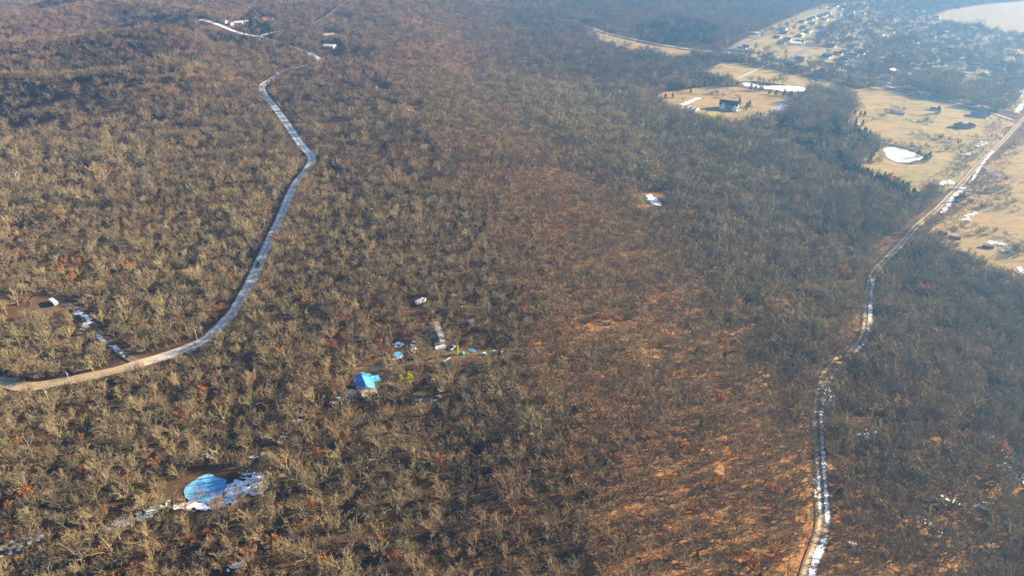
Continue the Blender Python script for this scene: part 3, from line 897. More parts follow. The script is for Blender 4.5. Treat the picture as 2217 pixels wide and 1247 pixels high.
def plant():
    # left and far woods, right slope, and thin scatter among the houses
    for zone, step, seed in (('left', 6.7, 1), ('right', 4.6, 2)):
        x, y = grid_points(-1450, 1650, 100, 2350, step, seed)
        m = in_view(x, y); x, y = x[m], y[m]
        d = crest_d(x, y) + 14 * (fbm(x, y, 60, 11) - 0.5) * 2
        righty = (d > 2) & (y < 1000 + 150 * fbm(x, y, 80, 12))
        m = righty if zone == 'right' else ~righty
        x, y = x[m], y[m]
        m = road_gap(x, y) & ~open_land(x, y); x, y = x[m], y[m]
        sub = inside(x, y, F_SUBURB)
        free = np.ones(len(x), bool)
        si = np.where(sub)[0]
        if len(si): free[si] = np.min(np.hypot(x[si, None] - TX[None], y[si, None] + 5 - TY[None]), axis=1) > 11
        x, y, sub = x[free], y[free], sub[free]
        r = np.random.default_rng(seed + 50)
        q = r.random(len(x))
        tan_lot = inside(x, y, LOTS)
        keep = np.where(sub, q < np.where(tan_lot, 0.07, 0.24 + 0.34 * sstep(0.4, 0.7, fbm(x, y, 70, 14))), q < 0.80 + 0.30 * fbm(x, y, 40, 13))
        q2 = r.random(len(x))
        if zone == 'left': keep &= q2 < 1 - (0.45 - 0.38 * sstep(-250, -420, x) * sstep(760, 860, y)) * sstep(480, 800, np.hypot(x, y))
        else: keep &= q2 < 1 - 0.55 * sstep(125, 210, crest_d(x, y))
        if zone == 'right': keep &= q < 0.97 - 0.20 * sstep(0.5, 0.75, fbm(x, y, 28, 15))
        x, y, sub = x[keep], y[keep], sub[keep]
        dist = np.hypot(x, y)
        n = len(x)
        size = (0.62 + 0.62 * fbm(x, y, 55, 16)) * r.uniform(0.62, 1.18, n)
        size = np.where(r.random(n) < 0.05, size * 1.45, size)
        if zone == 'right': size = (0.70 + 0.40 * fbm(x, y, 45, 17)) * r.uniform(0.75, 1.2, n) * (1 + 0.75 * sstep(125, 210, crest_d(x, y)))
        size = np.where(sub, size * 1.25, size)
        tint = np.clip(0.95 * (fbm(x, y, 80, 18) - 0.2) + r.uniform(-.35, .45, n), 0, 1)
        warm = np.clip(1.6 * (fbm(x, y, 110, 19) - 0.5) + r.uniform(-.3, .35, n), 0, 0.9)
        if zone == 'right': tint = np.clip(0.45 + tint * 0.5 + 0.3 * sstep(130, 280, crest_d(x, y)), 0, 1); warm = np.clip(warm * 0.6 + 0.32 * (1 - sstep(110, 180, crest_d(x, y))), 0, 0.9)
        else: tint = np.clip(tint + 0.25 - 0.5 * sstep(500, 1000, y), 0, 1); warm = np.clip(warm + 0.35 * sstep(600, 1100, y) * (x < 0), 0, 0.9)
        kind_q = r.random(n)
        cz = np.zeros(n, bool)
        for p in CEDAR_ZONES: cz |= inside(x, y, p)
        near_edge = sstep(0.58, 0.72, fbm(x, y, 70, 23))
        pc = np.where(cz, 0.75, 0.010 + 0.07 * near_edge)
        prust = 0.018 + 0.13 * sstep(0.52, 0.72, fbm(x, y, 60, 24)) * (1 - sstep(650, 1100, dist))
        if zone == 'right': prust = prust * np.where(x > 170, 0.15, 0.55)
        prust = np.where(sub | (x > 300), 0.004, prust)
        ced = kind_q < pc
        rus = (~ced) & (kind_q < pc + prust)
        bare = ~(ced | rus)
        far = bare & (dist > 640)
        nearb = bare & ~far
        put('cedar', x[ced], y[ced], r.uniform(0.6, 1.2, ced.sum()) * np.where(cz[ced], 1.4, 1.0), tint[ced] * np.where(cz[ced], 0.3, 1), warm[ced])
        put('rust', x[rus], y[rus], size[rus] * r.uniform(0.65, 1.0, rus.sum()), tint[rus], warm[rus])
        put('far', x[far], y[far], size[far] * np.where(zone == 'right', 1.0, 1.3), tint[far], warm[far])
        put('oak' if zone == 'left' else 'small', x[nearb], y[nearb], size[nearb], tint[nearb], warm[nearb])
    # close-grown cedars of the thickets
    for p, stp, sd in ((CEDAR_ZONES[0], 5.2, 61), (CEDAR_ZONES[1], 9.0, 62)):
        P = np.array(p)
        x, y = grid_points(P[:, 0].min(), P[:, 0].max(), P[:, 1].min(), P[:, 1].max(), stp, sd)
        r = np.random.default_rng(sd)
        m = inside(x, y, p) & (r.random(len(x)) < 0.25 + 0.75 * sstep(0.38, 0.55, fbm(x, y, 34, 64))) & road_gap(x, y) & ~open_land(x, y, 3); x, y = x[m], y[m]
        put('cedar', x, y, r.uniform(0.8, 1.5, len(x)), r.uniform(0, .35, len(x)), r.uniform(0, .4, len(x)))
    # a close row along the sunny side of the gravel road keeps it in shade
    x, y = grid_points(-330, -60, 290, 640, 5.0, 71)
    d, t = seg_dist(x, y, ROAD_MAIN)
    d2, _ = seg_dist(x - 8, y, ROAD_MAIN)
    m = (d > 6.0) & (d < 15) & (d2 < d) & road_gap(x, y) & ~open_land(x, y); x, y = x[m], y[m]
    r = np.random.default_rng(72)
    put('oak', x, y, r.uniform(0.7, 1.15, len(x)), r.uniform(0, .8, len(x)), r.uniform(0, .5, len(x)))
    # brush under and between
    x, y = grid_points(-520, 620, 110, 760, 4.8, 5)
    m = in_view(x, y, 30); x, y = x[m], y[m]
    m = road_gap(x, y) & ~open_land(x, y) & (crest_d(x, y) < 10) & (np.random.default_rng(6).random(len(x)) < 0.66)
    x, y = x[m], y[m]; r = np.random.default_rng(8)
    put('sap', x, y, r.uniform(0.5, 1.25, len(x)), r.uniform(0, .4, len(x)), np.clip(r.uniform(-.2, 1.0, len(x)), 0, 1))
    # bushes in the open pasture on the right and lone cedars
    for poly, dens, seed in ((F_RIGHT, 0.30, 31), (F_EAST, 0.035, 32), (F_HOUSE, 0.02, 33), (F_PALE, 0.03, 34), (F_UPPER, 0.01, 36), (F_FARROAD, 0.10, 37)):
        P = np.array(poly)
        x, y = grid_points(P[:, 0].min(), min(P[:, 0].max(), 900), P[:, 1].min(), P[:, 1].max(), 9, seed)
        r = np.random.default_rng(seed)
        dn = dens * (0.2 + 3.2 * sstep(0.52, 0.70, fbm(x, y, 45, 35)))
        m = inside(x, y, poly) & (r.random(len(x)) < dn) & road_gap(x, y)
        for P2, lev, c, rad in PONDS_FLAT: m &= np.hypot(x - c[0], y - c[1]) > rad + 6
        for p in CLEAR: m &= ~inside(x, y, p)
        for hx, hy, hr in KEEP_OPEN: m &= np.hypot(x - hx, y - hy) > hr
        x, y = x[m], y[m]
        put('sap', x, y, r.uniform(0.6, 1.5, len(x)), r.uniform(0, .5, len(x)), r.uniform(0, .5, len(x)))
        k = r.random(len(x)) < (0.18 if poly is F_RIGHT else 0.06)
        put('oak', x[k] + 4, y[k] + 2, r.uniform(0.5, 0.95, k.sum()), r.uniform(0, .4, k.sum()), r.uniform(0, .4, k.sum()))

# the far neighbourhood stands on a turned grid of lots
TOWN = []
TOWN_ANG = math.radians(-42)
_r = random.Random(21)
_o = at(1880, 110)
for _i in range(-34, 35):
    for _j in range(-40, 41):
        _b = _i * 30.0 + _r.uniform(-7, 7); _a = _j * 27.0 + (9 if _j % 2 else 0) + _r.uniform(-6, 6)
        _x = _o[0] + _b * math.cos(TOWN_ANG) - _a * math.sin(TOWN_ANG); _y = _o[1] + _b * math.sin(TOWN_ANG) + _a * math.cos(TOWN_ANG)
        _p = np.array([_x]), np.array([_y])
        if not inside(*_p, F_SUBURB)[0] or _r.random() > 0.58: continue
        if inside(*_p, F_EAST)[0] or inside(*_p, F_UPPER)[0]: continue
        if min([float(seg_dist(*_p, s)[0][0]) for s in STREETS + [LANE, TRACK, ROAD_FAR]]) < 13: continue
        _u, _v, _d = proj(_x, _y, zf(_x, _y))
        if -10 < _u < 2230 and 2 < _v < 1250: TOWN.append((_x, _y, float(_u), float(_v)))
_r.shuffle(TOWN)
TOWN.sort(key=lambda q: -q[3]); TOWN = TOWN[:260]
print('TOWN', len(TOWN))
TX = np.array([t[0] for t in TOWN]); TY = np.array([t[1] for t in TOWN])

KEEP_OPEN = [(*at(1577, 228), 34), (*at(1500, 234), 26), (*at(2085, 268), 30), (*at(2118, 247), 26), (*at(2025, 240), 14), (*at(2080, 548), 22),
             (*at(2060, 515), 16), (*at(2138, 535), 16), (*at(1510, 214), 16), (*at(1547, 252), 18), (*at(1940, 248), 12), (*at(1977, 262), 12)]
plant()
# particular trees that stand out
def one(kind, px, py, s, tint=0.4, warm=0.0):
    x, y = at(px, py); put(kind, np.array([x]), np.array([y]), np.array([s]), np.array([tint]), np.array([warm]))
CEDAR_SPOTS = [(1548, 134), (1560, 128), (1575, 130), (1592, 134), (1606, 137), (1622, 140), (1658, 146), (1690, 150), (1705, 152), (1722, 155), (1745, 158),
    (1763, 160), (1791, 168), (1810, 170), (1835, 178), (1848, 184), (1858, 180), (1868, 184), (1500, 122), (1512, 130), (1520, 134), (1553, 140), (1500, 190), (1512, 187), (1525, 188),
    (1440, 214), (1456, 212), (1495, 203), (1575, 188), (1585, 186), (1595, 188), (1625, 196), (1635, 198), (1645, 198), (1650, 197), (1665, 205), (1680, 207), (1697, 208), (1712, 210), (1725, 212),
    (1616, 236), (1622, 232), (1645, 256), (1638, 254), (1820, 240), (1835, 246), (1850, 250), (1862, 252), (1870, 254), (2032, 246), (2028, 248), (1815, 266), (1830, 272), (1850, 276), (1866, 274),
    (1835, 302), (1850, 292), (1868, 296), (1880, 300), (1885, 312), (1890, 340), (1882, 352), (1897, 330), (2075, 432), (2085, 428), (2068, 438), (2010, 345), (1987, 340), (2000, 352),
    (1600, 228), (1340, 450), (990, 487), (1008, 490), (1018, 500), (1046, 590), (1064, 596), (1130, 636), (1040, 624), (1110, 650), (930, 808), (1085, 838), (1018, 940), (1225, 945), (945, 860),
    (560, 580), (410, 710), (562, 620), (455, 640), (300, 1090), (525, 1140), (250, 860), (395, 545), (140, 1010), (1720, 560), (1725, 640), (1840, 780), (1820, 850), (1560, 870), (1720, 690), (2100, 690), (2140, 700),
    (1985, 895), (1900, 1010), (2020, 1110), (1700, 1080), (1340, 1040), (1310, 1020), (2120, 690), (2105, 700)]
for i, (px, py) in enumerate(CEDAR_SPOTS):
    one('cedar', px, py, random.uniform(0.75, 1.2) * (1.6 if px > 1400 and py < 360 else 1.0), random.random() if py > 400 else 0.1 + 0.3 * random.random(), random.random() * 0.5)
RUST_SPOTS = [(955, 1010), (915, 1000), (680, 1110), (312, 1238), (460, 1165), (495, 1190), (500, 1215), (785, 1095), (1130, 860), (1250, 905), (1335, 1000), (1400, 955), (1290, 1185), (470, 885), (275, 965),
    (280, 1050), (225, 1120), (395, 910), (335, 1015), (240, 375), (405, 335), (505, 610), (480, 595), (380, 740), (300, 750), (430, 690), (610, 770), (680, 665), (885, 735), (1195, 690), (1230, 985), (1120, 1120), (1540, 1060), (1555, 1050),
    (580, 880), (790, 720), (1450, 820), (1400, 660), (1555, 870), (700, 1235), (650, 1145), (540, 1205), (830, 1180), (845, 1215), (1275, 885), (595, 1185), (1500, 1110), (1410, 900), (1480, 980), (530, 440), (360, 430), (260, 435), (280, 555), (35, 480)]
for px, py in RUST_SPOTS:
    one('rust', px, py, random.uniform(0.72, 1.05), random.random() * 0.9, random.random() * 0.3)
for px, py, s in ((905, 800, 1.1), (845, 812, 1.5), (945, 730, 1.55), (770, 800, 1.15), (1030, 905, 1.5), (1190, 880, 1.25), (430, 995, 1.15), (412, 1010, 0.9), (430, 1082, 0.8),
                  (960, 850, 1.35), (1080, 880, 1.3), (1120, 880, 1.3), (15, 680, 1.3), (40, 660, 1.4), (2120, 580, 1.3), (2060, 510, 1.0), (2080, 497, 0.6), (2065, 540, .9), (1060, 800, 1.2), (895, 780, 1.2), (948, 785, 1.0), (925, 772, 1.2), (915, 748, 1.1), (968, 740, .9), (880, 778, .9), (1018, 778, .9), (985, 806, 1.1), (1040, 788, 1.0), (1062, 778, .9), (400, 1102, .8), (520, 1078, .8), (470, 1098, .7)):
    one('oak', px, py, s, 0.75, 0.1)
BUSHES = [(1950, 240), (1932, 236), (1925, 246), (1800, 250), (1812, 244), (1852, 226), (1862, 232), (1905, 318), (1918, 312), (1935, 312), (1952, 316), (1968, 320), (1984, 326), (1996, 334),
    (1898, 350), (1885, 352), (1875, 348), (2000, 262), (2010, 268), (1980, 290), (2005, 300), (2030, 300), (2050, 305), (2070, 312), (2090, 320), (2110, 300), (2000, 318), (2020, 322), (2045, 326), (2070, 330), (2095, 334),
    (2105, 345), (2090, 350), (2120, 330), (2085, 365), (2072, 380), (2150, 385), (2160, 388), (2172, 384), (2110, 405), (2130, 420), (2150, 418), (2180, 410), (2100, 440), (2120, 446), (2140, 450), (2165, 455), (2185, 450), (2200, 440),
    (2190, 540), (2200, 532), (2205, 548), (2195, 555), (2130, 592), (2150, 590), (1540, 206), (1548, 203), (1560, 210), (1470, 205), (1480, 200), (1590, 200), (1600, 214), (1750, 195), (1762, 190), (1774, 196), (1790, 190),
    (1700, 163), (1765, 178), (1555, 150), (1640, 185), (1340, 95), (1360, 98), (1420, 110), (1310, 82)]
_x, _y = grid_points(230, 760, 540, 1000, 5.5, 91)
_d, _t = seg_dist(_x, _y, TRACK); _r = np.random.default_rng(92)
_m = (_d > 6.5) & (_d < 26) & (_r.random(len(_x)) < 0.5 + 0.4 * (fbm(_x, _y, 30, 93) > 0.5)) & in_view(_x, _y)
_k = 1 + 10 / np.hypot(_x, _y); _m &= seg_dist(_x * _k, _y * _k, TRACK)[0] > 4
_x, _y = _x[_m], _y[_m]
put('sap', _x, _y, _r.uniform(0.5, 1.2, len(_x)), _r.uniform(0, .5, len(_x)), _r.uniform(0, .6, len(_x)))
for px, py in BUSHES:
    bx, by = at(px, py)
    for _k in range(6):
        put('sap', np.array([bx + random.gauss(0, 5)]), np.array([by + random.gauss(0, 4)]), np.array([random.uniform(0.6, 1.5)]), np.array([random.random() * .4]), np.array([random.random() * .6]))
    if random.random() < 0.3: one('oak' if py > 300 else 'far', px + 4, py + 2, random.uniform(0.6, 1.0), random.random() * 0.5, 0.2)
for k in TREES: TREES[k] = np.concatenate(TREES[k]) if TREES[k] else np.zeros((0, 5))

# ------------------------------------------------------------------ trees: single ones first, the rest as woods
def forest(name, label, pts, meshes):
    """one object: tree shapes instanced on points (geometry nodes)"""
    n = len(pts)
    if n == 0: return
    z = Zf(pts[:, 0], pts[:, 1])
    me = bpy.data.meshes.new(name)
    me.vertices.add(n)
    me.vertices.foreach_set('co', np.stack([pts[:, 0], pts[:, 1], z], -1).astype(np.float32).ravel())
    r = np.random.default_rng(n)
    def attr(nm, typ, val):
        a = me.attributes.new(nm, typ, 'POINT'); a.data.foreach_set('value', val)
    attr('turn', 'FLOAT', r.uniform(0, 6.2832, n).astype(np.float32))
    attr('size', 'FLOAT', pts[:, 2].astype(np.float32))
    attr('pick', 'INT', r.integers(0, len(meshes), n).astype(np.int32))
    attr('tint', 'FLOAT', pts[:, 3].astype(np.float32))
    attr('warm', 'FLOAT', pts[:, 4].astype(np.float32))
    me.update()
    kit = bpy.data.collections.new(name + '_kinds')
    for i, m in enumerate(meshes):
        kit.objects.link(bpy.data.objects.new('%s_%02d' % (name, i), m))
    o = link(name, me, None, kind='stuff', label=label)
    g = bpy.data.node_groups.new(name, 'GeometryNodeTree')
    g.interface.new_socket('Geometry', in_out='INPUT', socket_type='NodeSocketGeometry')
    g.interface.new_socket('Geometry', in_out='OUTPUT', socket_type='NodeSocketGeometry')
    N = g.nodes.new; L = g.links.new
    gi, go = N('NodeGroupInput'), N('NodeGroupOutput')
    ci = N('GeometryNodeCollectionInfo'); ci.inputs['Collection'].default_value = kit
    ci.inputs['Separate Children'].default_value = True; ci.inputs['Reset Children'].default_value = True
    ip = N('GeometryNodeInstanceOnPoints'); ip.inputs['Pick Instance'].default_value = True
    def named(nm, typ):
        q = N('GeometryNodeInputNamedAttribute'); q.data_type = typ; q.inputs['Name'].default_value = nm; return q.outputs['Attribute']
    cx = N('ShaderNodeCombineXYZ'); L(named('turn', 'FLOAT'), cx.inputs['Z'])
    L(gi.outputs[0], ip.inputs['Points']); L(ci.outputs[0], ip.inputs['Instance'])
    L(named('pick', 'INT'), ip.inputs['Instance Index'])
    L(cx.outputs[0], ip.inputs['Rotation']); L(named('size', 'FLOAT'), ip.inputs['Scale'])
    L(ip.outputs[0], go.inputs[0])
    md = o.modifiers.new('trees', 'NODES'); md.node_group = g
    return o

LANDMARKS = [(445, 1057, 'the round blue frozen pond'), (545, 1050, 'the snow east of the blue pond'), (330, 1110, 'the long pond snow strip'), (35, 1185, 'the snow at the left edge'),
    (570, 1195, 'the thin bottom snow line'), (793, 825, 'the blue-roofed house'), (884, 825, 'the yellow-green rounded tree'), (990, 752, 'the narrow yellow-green conifer'), (930, 870, 'the snow-ringed small clearing'),
    (911, 650, 'the white travel trailer'), (945, 725, 'the long mobile home'), (862, 768, 'the blue covered pool'), (965, 787, 'the silver sedan'), (1078, 762, 'the white boat'), (1008, 858, 'the pale trampoline frame'),
    (118, 652, 'the white motorhome'), (220, 730, 'the snowy camper driveway'), (150, 820, 'the leftmost roadside pole'), (429, 735, 'the pale pole on the road bend'), (514, 595, 'the pale road-curve pole'),
    (576, 490, 'the straight-road pole'), (672, 350, 'the sharp gravel road bend'), (570, 195, 'the far gravel road bend'), (545, 78, 'the ridge-top road junction'), (714, 100, 'the grey metal shed'), (588, 42, 'the red-roofed house'),
    (1180, 895, 'the snow in the dark forest gap'), (1410, 435, 'the small dark pond'), (1822, 550, 'the snow by the pale tree'), (1795, 860, 'the wide track-bend snow'), (1784, 1020, 'the long track snow strip'), (1770, 1205, 'the near track end'),
    (1884, 660, 'the upper track snow strip'), (1685, 740, 'the left-hand snow flecks'), (2190, 1000, 'the broad right-edge snow'), (2080, 1090, 'the scattered lower-right snow'), (1875, 945, 'the right-hand snow flecks'),
    (2060, 430, 'the snow beside the country road'), (2080, 548, 'the near dark bunker'), (2165, 532, 'the bright bunker-side snow'), (1955, 333, 'the oval white pond'), (1690, 190, 'the long white pond'), (1577, 222, 'the large white house'), (1497, 232, 'the striped barn'),
    (1680, 245, 'the big pasture snow patch'), (2085, 265, 'the brick farmhouse'), (2022, 240, 'the small white-gabled shed'), (1942, 247, 'the long low shed'), (1547, 252, 'the yellow-green lawn'), (1630, 160, 'the farm lane'), (1395, 92, 'the far pale road'), (1513, 85, 'the tall power pole'),
    (1990, 142, 'the flat white hall'), (1722, 95, 'the bright white-roofed shed'), (1628, 75, 'the low pale building'), (2205, 120, 'the long tan-roofed building'), (1910, 183, 'the pale-roofed lane house'), (1716, 135, 'the blue-grey pasture-edge house'), (2075, 130, 'the long cream-roofed building'),
    (725, 272, 'the roadside woodland gap'), (893, 243, 'the shaded woodland yard'), (1190, 186, 'the tiny pale pond'), (1021, 515, 'the white bin in the woods'), (40, 385, 'the pinkish pale tree')]
def where(x, y):
    u, v, d = proj(x, y, zf(x, y)); u, v = float(u), float(v)
    lx, ly, nm = min(LANDMARKS, key=lambda q: math.hypot(u - q[0], 1.4 * (v - q[1])))
    dx, dy = u - lx, (v - ly) * 1.4
    r = math.hypot(dx, dy)
    k = int(round(math.degrees(math.atan2(-dy, dx)) / 45)) % 8
    way = ('right of', 'upper right of', 'above', 'upper left of', 'left of', 'lower left of', 'below', 'lower right of')[k]
    far = 'close ' if r < 28 else 'just ' if r < 55 else 'a little ' if r < 90 else 'some way ' if r < 150 else 'far '
    return far + way + ' ' + nm

def singles(kind, pts, height, n, build, word, cat, group):
    """the n that show largest become objects of their own; returns what is left"""
    z = Zf(pts[:, 0], pts[:, 1])
    u, v, d = proj(pts[:, 0], pts[:, 1], z + 0.55 * height * pts[:, 2])
    vis = (u > 4) & (u < 2213) & (v > 6) & (v < 1241)
    sz = np.where(vis, pts[:, 2] * height / d, 0)
    order = np.argsort(-sz)[:n]
    order = order[sz[order] > 0]
    protos = []
    r = random.Random(len(pts))
    nb = len(build)
    for j, i in enumerate(order):
        x, y, s, tint, warm = (float(q) for q in pts[i])
        spot = where(x, y)
        lab = word(s, tint, warm) + ' ' + spot
        k = j % nb
        if j < nb:
            t = thing(kind, lab, cat, (x, y, float(z[i])), r.uniform(0, 6.28), group, (s, s, s))
            for pn, me in build[k]():
                link(pn, me, t)
            protos.append(t)
        else:
            t = copy_thing(protos[k], (x, y, float(z[i])), r.uniform(0, 6.28), lab, (s, s, s))
            t['group'] = group
        t['tint'] = tint; t['warm'] = warm
        for ch in t.children: ch['tint'] = tint; ch['warm'] = warm
    rest = np.ones(len(pts), bool); rest[order] = False
    return pts[rest]

def bare_word(s, tint, warm):
    return ('large ' if s > 1.12 else 'small ' if s < 0.78 else '') + 'leafless ' + ('tan' if tint > 0.55 else 'grey-brown') + ' oak'
bm_big = [tw_mesh('oak', def_parts(t)) for t in BIG]
bm_small = [tw_mesh('small_oak', def_parts(t)) for t in SMALL]
bm_far = [tw_mesh('far_oak', def_parts(t)) for t in FAR]
bm_sap = [tw_mesh('sapling', def_parts(t)) for t in SAP]
bm_rust = [tw_mesh('russet_oak', def_parts(t)) for t in RUST]
bm_ced = [tw_mesh('cedar', [(t[0], M_BARK), (t[1], M_CEDAR)]) for t in CED]
def builder(tcl, leafname=None):
    def f():
        out = [('trunk', tw_mesh('trunk', [(tcl[0], M_BARK)])), ('crown', tw_mesh('crown', [(tcl[1], M_TWIG)]))]
        if leafname: out.append((leafname, tw_mesh('leaves', [(tcl[2], M_RUST)])))
        return out
    return f
def ced_builder(tl, m=None):
    def f(): return [('trunk', tw_mesh('trunk', [(tl[0], M_BARK)])), ('foliage', tw_mesh('foliage', [(tl[1], m or M_CEDAR)]))]
    return f
rest_small = singles('bare_oak', TREES['small'], 7.2, 110, [builder(t) for t in SMALL], bare_word, 'tree', 'bare oaks of the woods')
rest_oak = singles('bare_oak', TREES['oak'], 9.2, 190, [builder(t) for t in BIG], bare_word, 'tree', 'bare oaks of the woods')
rest_rust = singles('russet_oak', TREES['rust'], 7.0, 200, [builder(t, 'foliage') for t in RUST],
                    lambda s, t, w: ('small ' if s < 0.6 else '') + ('orange' if t > 0.5 else 'russet') + '-leaved oak', 'tree', 'russet oaks in the bare woods')
rest_ced = singles('cedar_tree', TREES['cedar'], 5.6, 260, [ced_builder(t) for t in CED],
                   lambda s, t, w: ('small ' if s < 0.8 else 'tall ' if s > 1.1 else '') + 'dark green cedar', 'tree', 'dark cedars in woods and pastures')
forest('bare_woods', 'leafless grey-brown oak woods of the left ridge', rest_oak, bm_big)
forest('bare_woods', 'small leafless oaks covering the right slope', rest_small, bm_small)
forest('bare_woods', 'distant leafless woods fading into haze', TREES['far'], bm_far)
forest('undergrowth', 'bare brush and saplings between the oaks', TREES['sap'], bm_sap)
forest('russet_woods', 'scattered russet-leaved oaks farther off', rest_rust, bm_rust)
forest('cedar_woods', 'scattered dark cedars farther off', rest_ced, bm_ced)
print('TREES', {k: len(v) for k, v in TREES.items()})

# ------------------------------------------------------------------ materials of built things
def plain(name, c, rough=0.6, c2=None, scale=1.5, metallic=0.0, spec=0.4):
    m = mat(name, c, rough, ((c2 or tuple(v * 0.72 for v in c)), scale, 0.35, 0.75), spec=spec)
    m.node_tree.nodes['Principled BSDF'].inputs['Metallic'].default_value = metallic
    return m
M_WHITE = plain('white_paint', (0.78, 0.77, 0.74), 0.5, (0.66, 0.65, 0.62))
M_CREAM = plain('cream_siding', (0.66, 0.58, 0.44))
M_TANW = plain('tan_siding', (0.50, 0.40, 0.28))
M_BRICK = plain('red_brown_brick', (0.30, 0.16, 0.10))
M_STONE = plain('pale_stone', (0.55, 0.48, 0.38))
M_TARP = plain('blue_tarp', (0.02, 0.20, 0.52), 0.45, (0.03, 0.30, 0.58), 0.8)
M_TARP2 = plain('light_blue_tarp', (0.10, 0.44, 0.66), 0.45, (0.05, 0.32, 0.60), 0.6)  # also serves as the sunlit tone of the tarp house roof
M_TEAL = plain('teal_tarp', (0.02, 0.34, 0.30), 0.4)
M_GLASS = plain('dark_glass', (0.02, 0.025, 0.03), 0.1, (0.03, 0.035, 0.045), spec=0.6)
M_RUBBER = plain('black_rubber', (0.02, 0.02, 0.02), 0.9)
M_SILVER = plain('silver_car_paint', (0.62, 0.63, 0.64), 0.3, (0.52, 0.53, 0.54), metallic=0.2)
M_NAVY = plain('dark_blue_car_paint', (0.02, 0.03, 0.06), 0.3)
M_BLACKP = plain('black_car_paint', (0.02, 0.02, 0.022), 0.3)
M_REDP = plain('red_paint', (0.45, 0.03, 0.04), 0.4)
M_GREY = plain('grey_shingle', (0.20, 0.20, 0.21), 0.85)
M_DGREY = plain('dark_shingle', (0.055, 0.06, 0.065), 0.85)
M_BLUEGREY = plain('blue_grey_shingle', (0.15, 0.20, 0.27), 0.8)
M_BROWN = plain('brown_shingle', (0.26, 0.15, 0.10), 0.85)
M_TANR = plain('tan_shingle', (0.38, 0.29, 0.20), 0.85)
M_GREENR = plain('dark_green_metal_roof', (0.02, 0.06, 0.055), 0.45)
M_GREENR2 = plain('sage_green_metal_roof', (0.10, 0.20, 0.155), 0.5)
M_CREAMR = plain('cream_metal_roof', (0.72, 0.66, 0.52), 0.5)
M_WHITER = plain('white_metal_roof', (0.74, 0.76, 0.78), 0.5)
M_METAL = plain('grey_metal', (0.42, 0.44, 0.44), 0.5, metallic=0.3)
M_REDR = plain('red_metal_roof', (0.55, 0.05, 0.06), 0.5)
M_YELW = plain('pale_yellow_wall', (0.66, 0.58, 0.32))
M_WOOD = plain('weathered_wood', (0.34, 0.27, 0.19))
M_POLE = plain('pole_wood', (0.36, 0.29, 0.21), 0.9)
M_WIRE = plain('wire', (0.10, 0.09, 0.08), 0.5)
M_RUSTY = plain('rust_brown_steel', (0.085, 0.045, 0.035), 0.8)
M_PATCH = plain('patched_pale_roofing', (0.50, 0.43, 0.33), 0.8, (0.30, 0.25, 0.19), 0.9)
M_STRAW = plain('straw_bale', (0.62, 0.52, 0.34), 0.95)
M_PURPLE = plain('blue_violet_tarp', (0.10, 0.10, 0.38), 0.5)
M_CONC = plain('pale_concrete', (0.60, 0.57, 0.52), 0.9)

# ------------------------------------------------------------------ houses
def gable_walls(L, Wd, h, rh):
    m = MB()
    a, b_ = L / 2, Wd / 2
    vs = [(-a, -b_, -0.6), (a, -b_, -0.6), (a, b_, -0.6), (-a, b_, -0.6), (-a, -b_, h), (a, -b_, h), (a, b_, h), (-a, b_, h), (-a, 0, h + rh), (a, 0, h + rh)]
    fs = [(3, 2, 1, 0), (0, 1, 5, 4), (2, 3, 7, 6), (1, 2, 6, 9, 5), (3, 0, 4, 8, 7), (4, 5, 9, 8), (6, 7, 8, 9)]
    return m.add(vs, fs)
def slope_slab(m, x0, x1, y0, z0, y1, z1, th=0.12):
    """one roof slope as a solid slab from eave (y0,z0) to ridge (y1,z1)"""
    n = Vector((0, -(z1 - z0), (y1 - y0))).normalized() * th
    if n.z < 0: n = -n
    vs = [(x0, y0, z0), (x1, y0, z0), (x1, y1, z1), (x0, y1, z1)]
    vs += [(x, y + n.y, z + n.z) for x, y, z in vs]
    return m.add(vs, [(3, 2, 1, 0), (4, 5, 6, 7), (0, 1, 5, 4), (1, 2, 6, 5), (2, 3, 7, 6), (3, 0, 4, 7)])
def gable_roof(L, Wd, h, rh, ov=0.45):
    m = MB(); a = L / 2 + ov; b_ = Wd / 2
    k = ov * rh / b_
    for s in (-1, 1): slope_slab(m, -a, a, s * (b_ + ov), h - k + 0.04, s * -0.0, h + rh + 0.04)
    return m
def hip_roof(L, Wd, h, rh, ov=0.5):
    a, b_ = L / 2 + ov, Wd / 2 + ov; q = max(0.3, a - b_ * 0.95)
    return MB().add([(-a, -b_, h), (a, -b_, h), (a, b_, h), (-a, b_, h), (-q, 0, h + rh), (q, 0, h + rh)],
                    [(3, 2, 1, 0), (0, 1, 5, 4), (1, 2, 5), (2, 3, 4, 5), (3, 0, 4)])
def add_openings(t, L, Wd, h, front=-1, n=3, doors=True, gm=None, fm=None):
    """windows with frames along the long walls and a door"""
    for s in (-1, 1):
        for i in range(n):
            x = -L / 2 + L * (i + 0.5) / n
            if doors and s == front and i == n // 2:
                d = MB().box((x, s * (Wd / 2 + 0.03), 1.0), (1.0, 0.10, 2.05)).make('door', fm or M_BROWN, t)
                MB().box((x + 0.36, s * (Wd / 2 + 0.11), 1.0), (0.1, 0.08, 0.1)).make('handle', M_METAL, d)
                continue
            w = MB().box((x, s * (Wd / 2 + 0.02), 1.55), (1.3, 0.10, 1.2)).make('window', gm or M_GLASS, t)
            MB().box((x, s * (Wd / 2 + 0.05), 0.89), (1.6, 0.16, 0.12)).make('sill', M_WHITE, w)
    for s in (-1, 1):
        MB().box((s * (L / 2 + 0.02), 0, 1.55), (0.10, 1.3, 1.1)).make('window', gm or M_GLASS, t)
